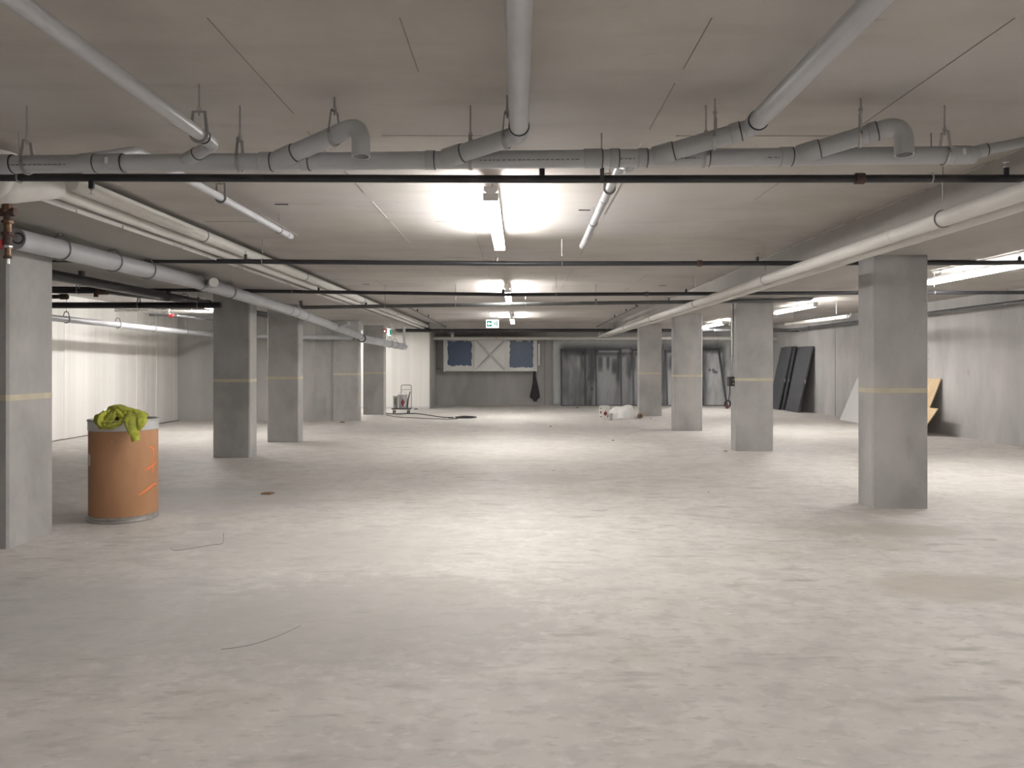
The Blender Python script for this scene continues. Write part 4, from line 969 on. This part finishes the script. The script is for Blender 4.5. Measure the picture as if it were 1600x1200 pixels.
# ------------------------------------------------------------------ pail, can, bag beside the far right column
g = G(945, 656)
pail(g.x, g.y+0.13, 0, 0.135, 0.37, 'pail', 'white paint pail with maroon diamond labels beside the plastic bag', [(0.15, 0.17, 0.12, 0.14, 'maroon', True), (-0.9, 0.2, 0.07, 0.10, 'debris', True), (0.75, 0.1, 0.05, 0.1, 'maroon', True), (-0.9, 0.08, 0.05, 0.03, 'maroon', False), (-0.9, 0.3, 0.05, 0.03, 'debris', False)], handle=False)
g = G(955, 657)
t = thing('small_can', 'small grey can in front of the white plastic bag', 'can', (g.x, g.y+0.04, 0))
obj('body', lathe([(0.042, 0), (0.047, 0.004), (0.046, 0.012), (0.046, 0.172), (0.048, 0.178), (0.048, 0.182)], (g.x, g.y+0.045, 0), 20), 'pail_grey', t, 35)
obj('lid', lathe([(0.043, 0.176), (0.043, 0.186)], (g.x, g.y+0.045, 0), 20), 'galv', t, 35)
g = G(976, 655)
t = obj('plastic_bag', wrinkle(heap(g.x, g.y+0.45, -0.004, 0.45, 0.36, 0.34, 3.7, 56, 26), 0.03, 6, 3), 'bag', None, 60, loc=(g.x, g.y+0.45, 0))
for vv in t.data.vertices: vv.co.z = max(0.0, vv.co.z)
tag(t, 'crumpled white plastic bag on the floor beside the far right column', 'bag')
g = G(1001, 654)
t = thing('tape_roll', 'small brown roll lying at the foot of the far right column', 'roll', (g.x, g.y+0.06, 0))
obj('roll', lathe([(0.03, -0.035), (0.065, -0.035), (0.07, -0.03), (0.07, 0.03), (0.065, 0.035), (0.03, 0.035)], (g.x, g.y+0.08, 0.07), 24, axis=Vector((0.35, -1, 0))), 'debris', t, 35)
obj('core', lathe([(0.028, -0.036), (0.028, 0.036)], (g.x, g.y+0.08, 0.07), 20, axis=Vector((0.35, -1, 0))), 'plastic_black', t, 35)

# ------------------------------------------------------------------ outlet box and conduit on the second right column
bx_, by_, bz_ = 3.70, 13.30, 1.19
t = thing('outlet_box', 'black outlet box with conduit on the side of the second right column', 'outlet', (bx_-0.04, by_, bz_-0.1))
obj('box', bev_box(bx_-0.095, bx_, by_-0.07, by_+0.07, bz_-0.08, bz_+0.08, 0.008), 'plastic_black', t)
for dz_ in (-0.035, 0.03): obj('outlet_face', bev_box(bx_-0.03, bx_-0.012, by_-0.078, by_-0.068, bz_+dz_-0.018, bz_+dz_+0.018, 0.003), 'galv', t)
obj('conduit', tube(fillet([(bx_-0.03, by_, bz_+0.08), (bx_-0.03, by_, 1.5), (bx_-0.015, by_, 1.62), (bx_-0.015, by_, 2.52), (bx_-0.08, by_, DROP)], 0.06), 0.012, 10), 'galv', t, 40)
cd_ = obj('cord', tube(cm([(bx_-0.06, by_, bz_-0.075), (bx_-0.062, by_, 1.0), (bx_-0.085, by_, 0.86)]), 0.008, 8), 'plastic_black', t, 40)
for k in range(5):
    c_ = Vector((bx_-0.10, by_, 0.80)); ph = k*0.5
    ring = [c_+Vector((0.045*math.cos(a_)*(1+0.1*math.sin(ph)), 0.02*(k-2)*0.5+0.012*math.sin(a_*2+ph), 0.06*math.sin(a_)+0.008*math.cos(ph))) for a_ in [2*PI*i/20 for i in range(20)]]
    obj('coil', tube(ring, 0.008, 8, closed=True), 'maroon' if k == 1 else 'plastic_black', cd_, 40)
obj('plug', lathe([(0.018, 0), (0.022, 0.01), (0.02, 0.05), (0.01, 0.06)], (bx_-0.12, by_-0.03, 0.72), 12), 'maroon', cd_, 40)

# ------------------------------------------------------------------ litter on the floor
g = G(418, 772)
t = obj('wood_scrap', (lambda v: v)(prism([(g.x-0.065, g.y-0.035), (g.x+0.045, g.y-0.045), (g.x+0.075, g.y+0.02), (g.x+0.02, g.y+0.05), (g.x-0.05, g.y+0.04)], 0, 0.018)), 'debris', None, loc=(g.x, g.y, 0))
tag(t, 'small brown wood scrap on the floor between drum and columns', 'scrap')
cable('wire_scrap', 'thin bent wire lying on the floor right of the drum', [(267, 856), (272, 860), (300, 857), (330, 852), (346, 850), (349, 846), (349.5, 838), (349, 833)], 0.0022, 'joint', 'wire')
cable('string_scrap', 'long thin dark string on the foreground floor', [(345, 1015), (370, 1012), (400, 1006), (430, 996), (455, 985), (470, 978)], 0.0015, 'joint', 'string')
for i, (px, py, s, l) in enumerate(((860, 666.5, 0.06, 'small dark stick on the floor in front of the paint pail'), (958, 688.5, 0.05, 'tiny dark chip on the floor left of the second right column'), (1134, 705.5, 0.05, 'dark chip at the foot of the second right column'),
        (902, 637.5, 0.09, 'small rubble lump on the floor below the blackened plastic'), (838, 639, 0.10, 'pale rubble bit on the floor below the coat'), (1017, 654.5, 0.05, 'dark pebble in front of the far right column'), (865, 735, 0.02, 'dark pebble in the middle of the aisle floor'),
        (535, 660.5, 0.12, 'flat dark scrap at the foot of the pale-lit left column'), (135, 849, 0.03, 'pale chip beside the foot of the drum'), (1107, 769, 0.012, 'tiny pebble left of the near right column'))):
    g = G(px, py)
    pts = [(g.x+s*0.6*math.cos(a)*random.uniform(0.6, 1.1), g.y+s*0.5*math.sin(a)*random.uniform(0.6, 1.1)) for a in [2*PI*k/7 for k in range(7)]]
    o = obj('floor_chip', prism(pts, 0, max(0.006, s*0.25)), 'panel' if 'pale' in l and 'foot' not in l or 'pale chip' in l else 'debris', None, loc=(g.x, g.y, 0))
    tag(o, l, 'debris', 'bits of debris on the floor')
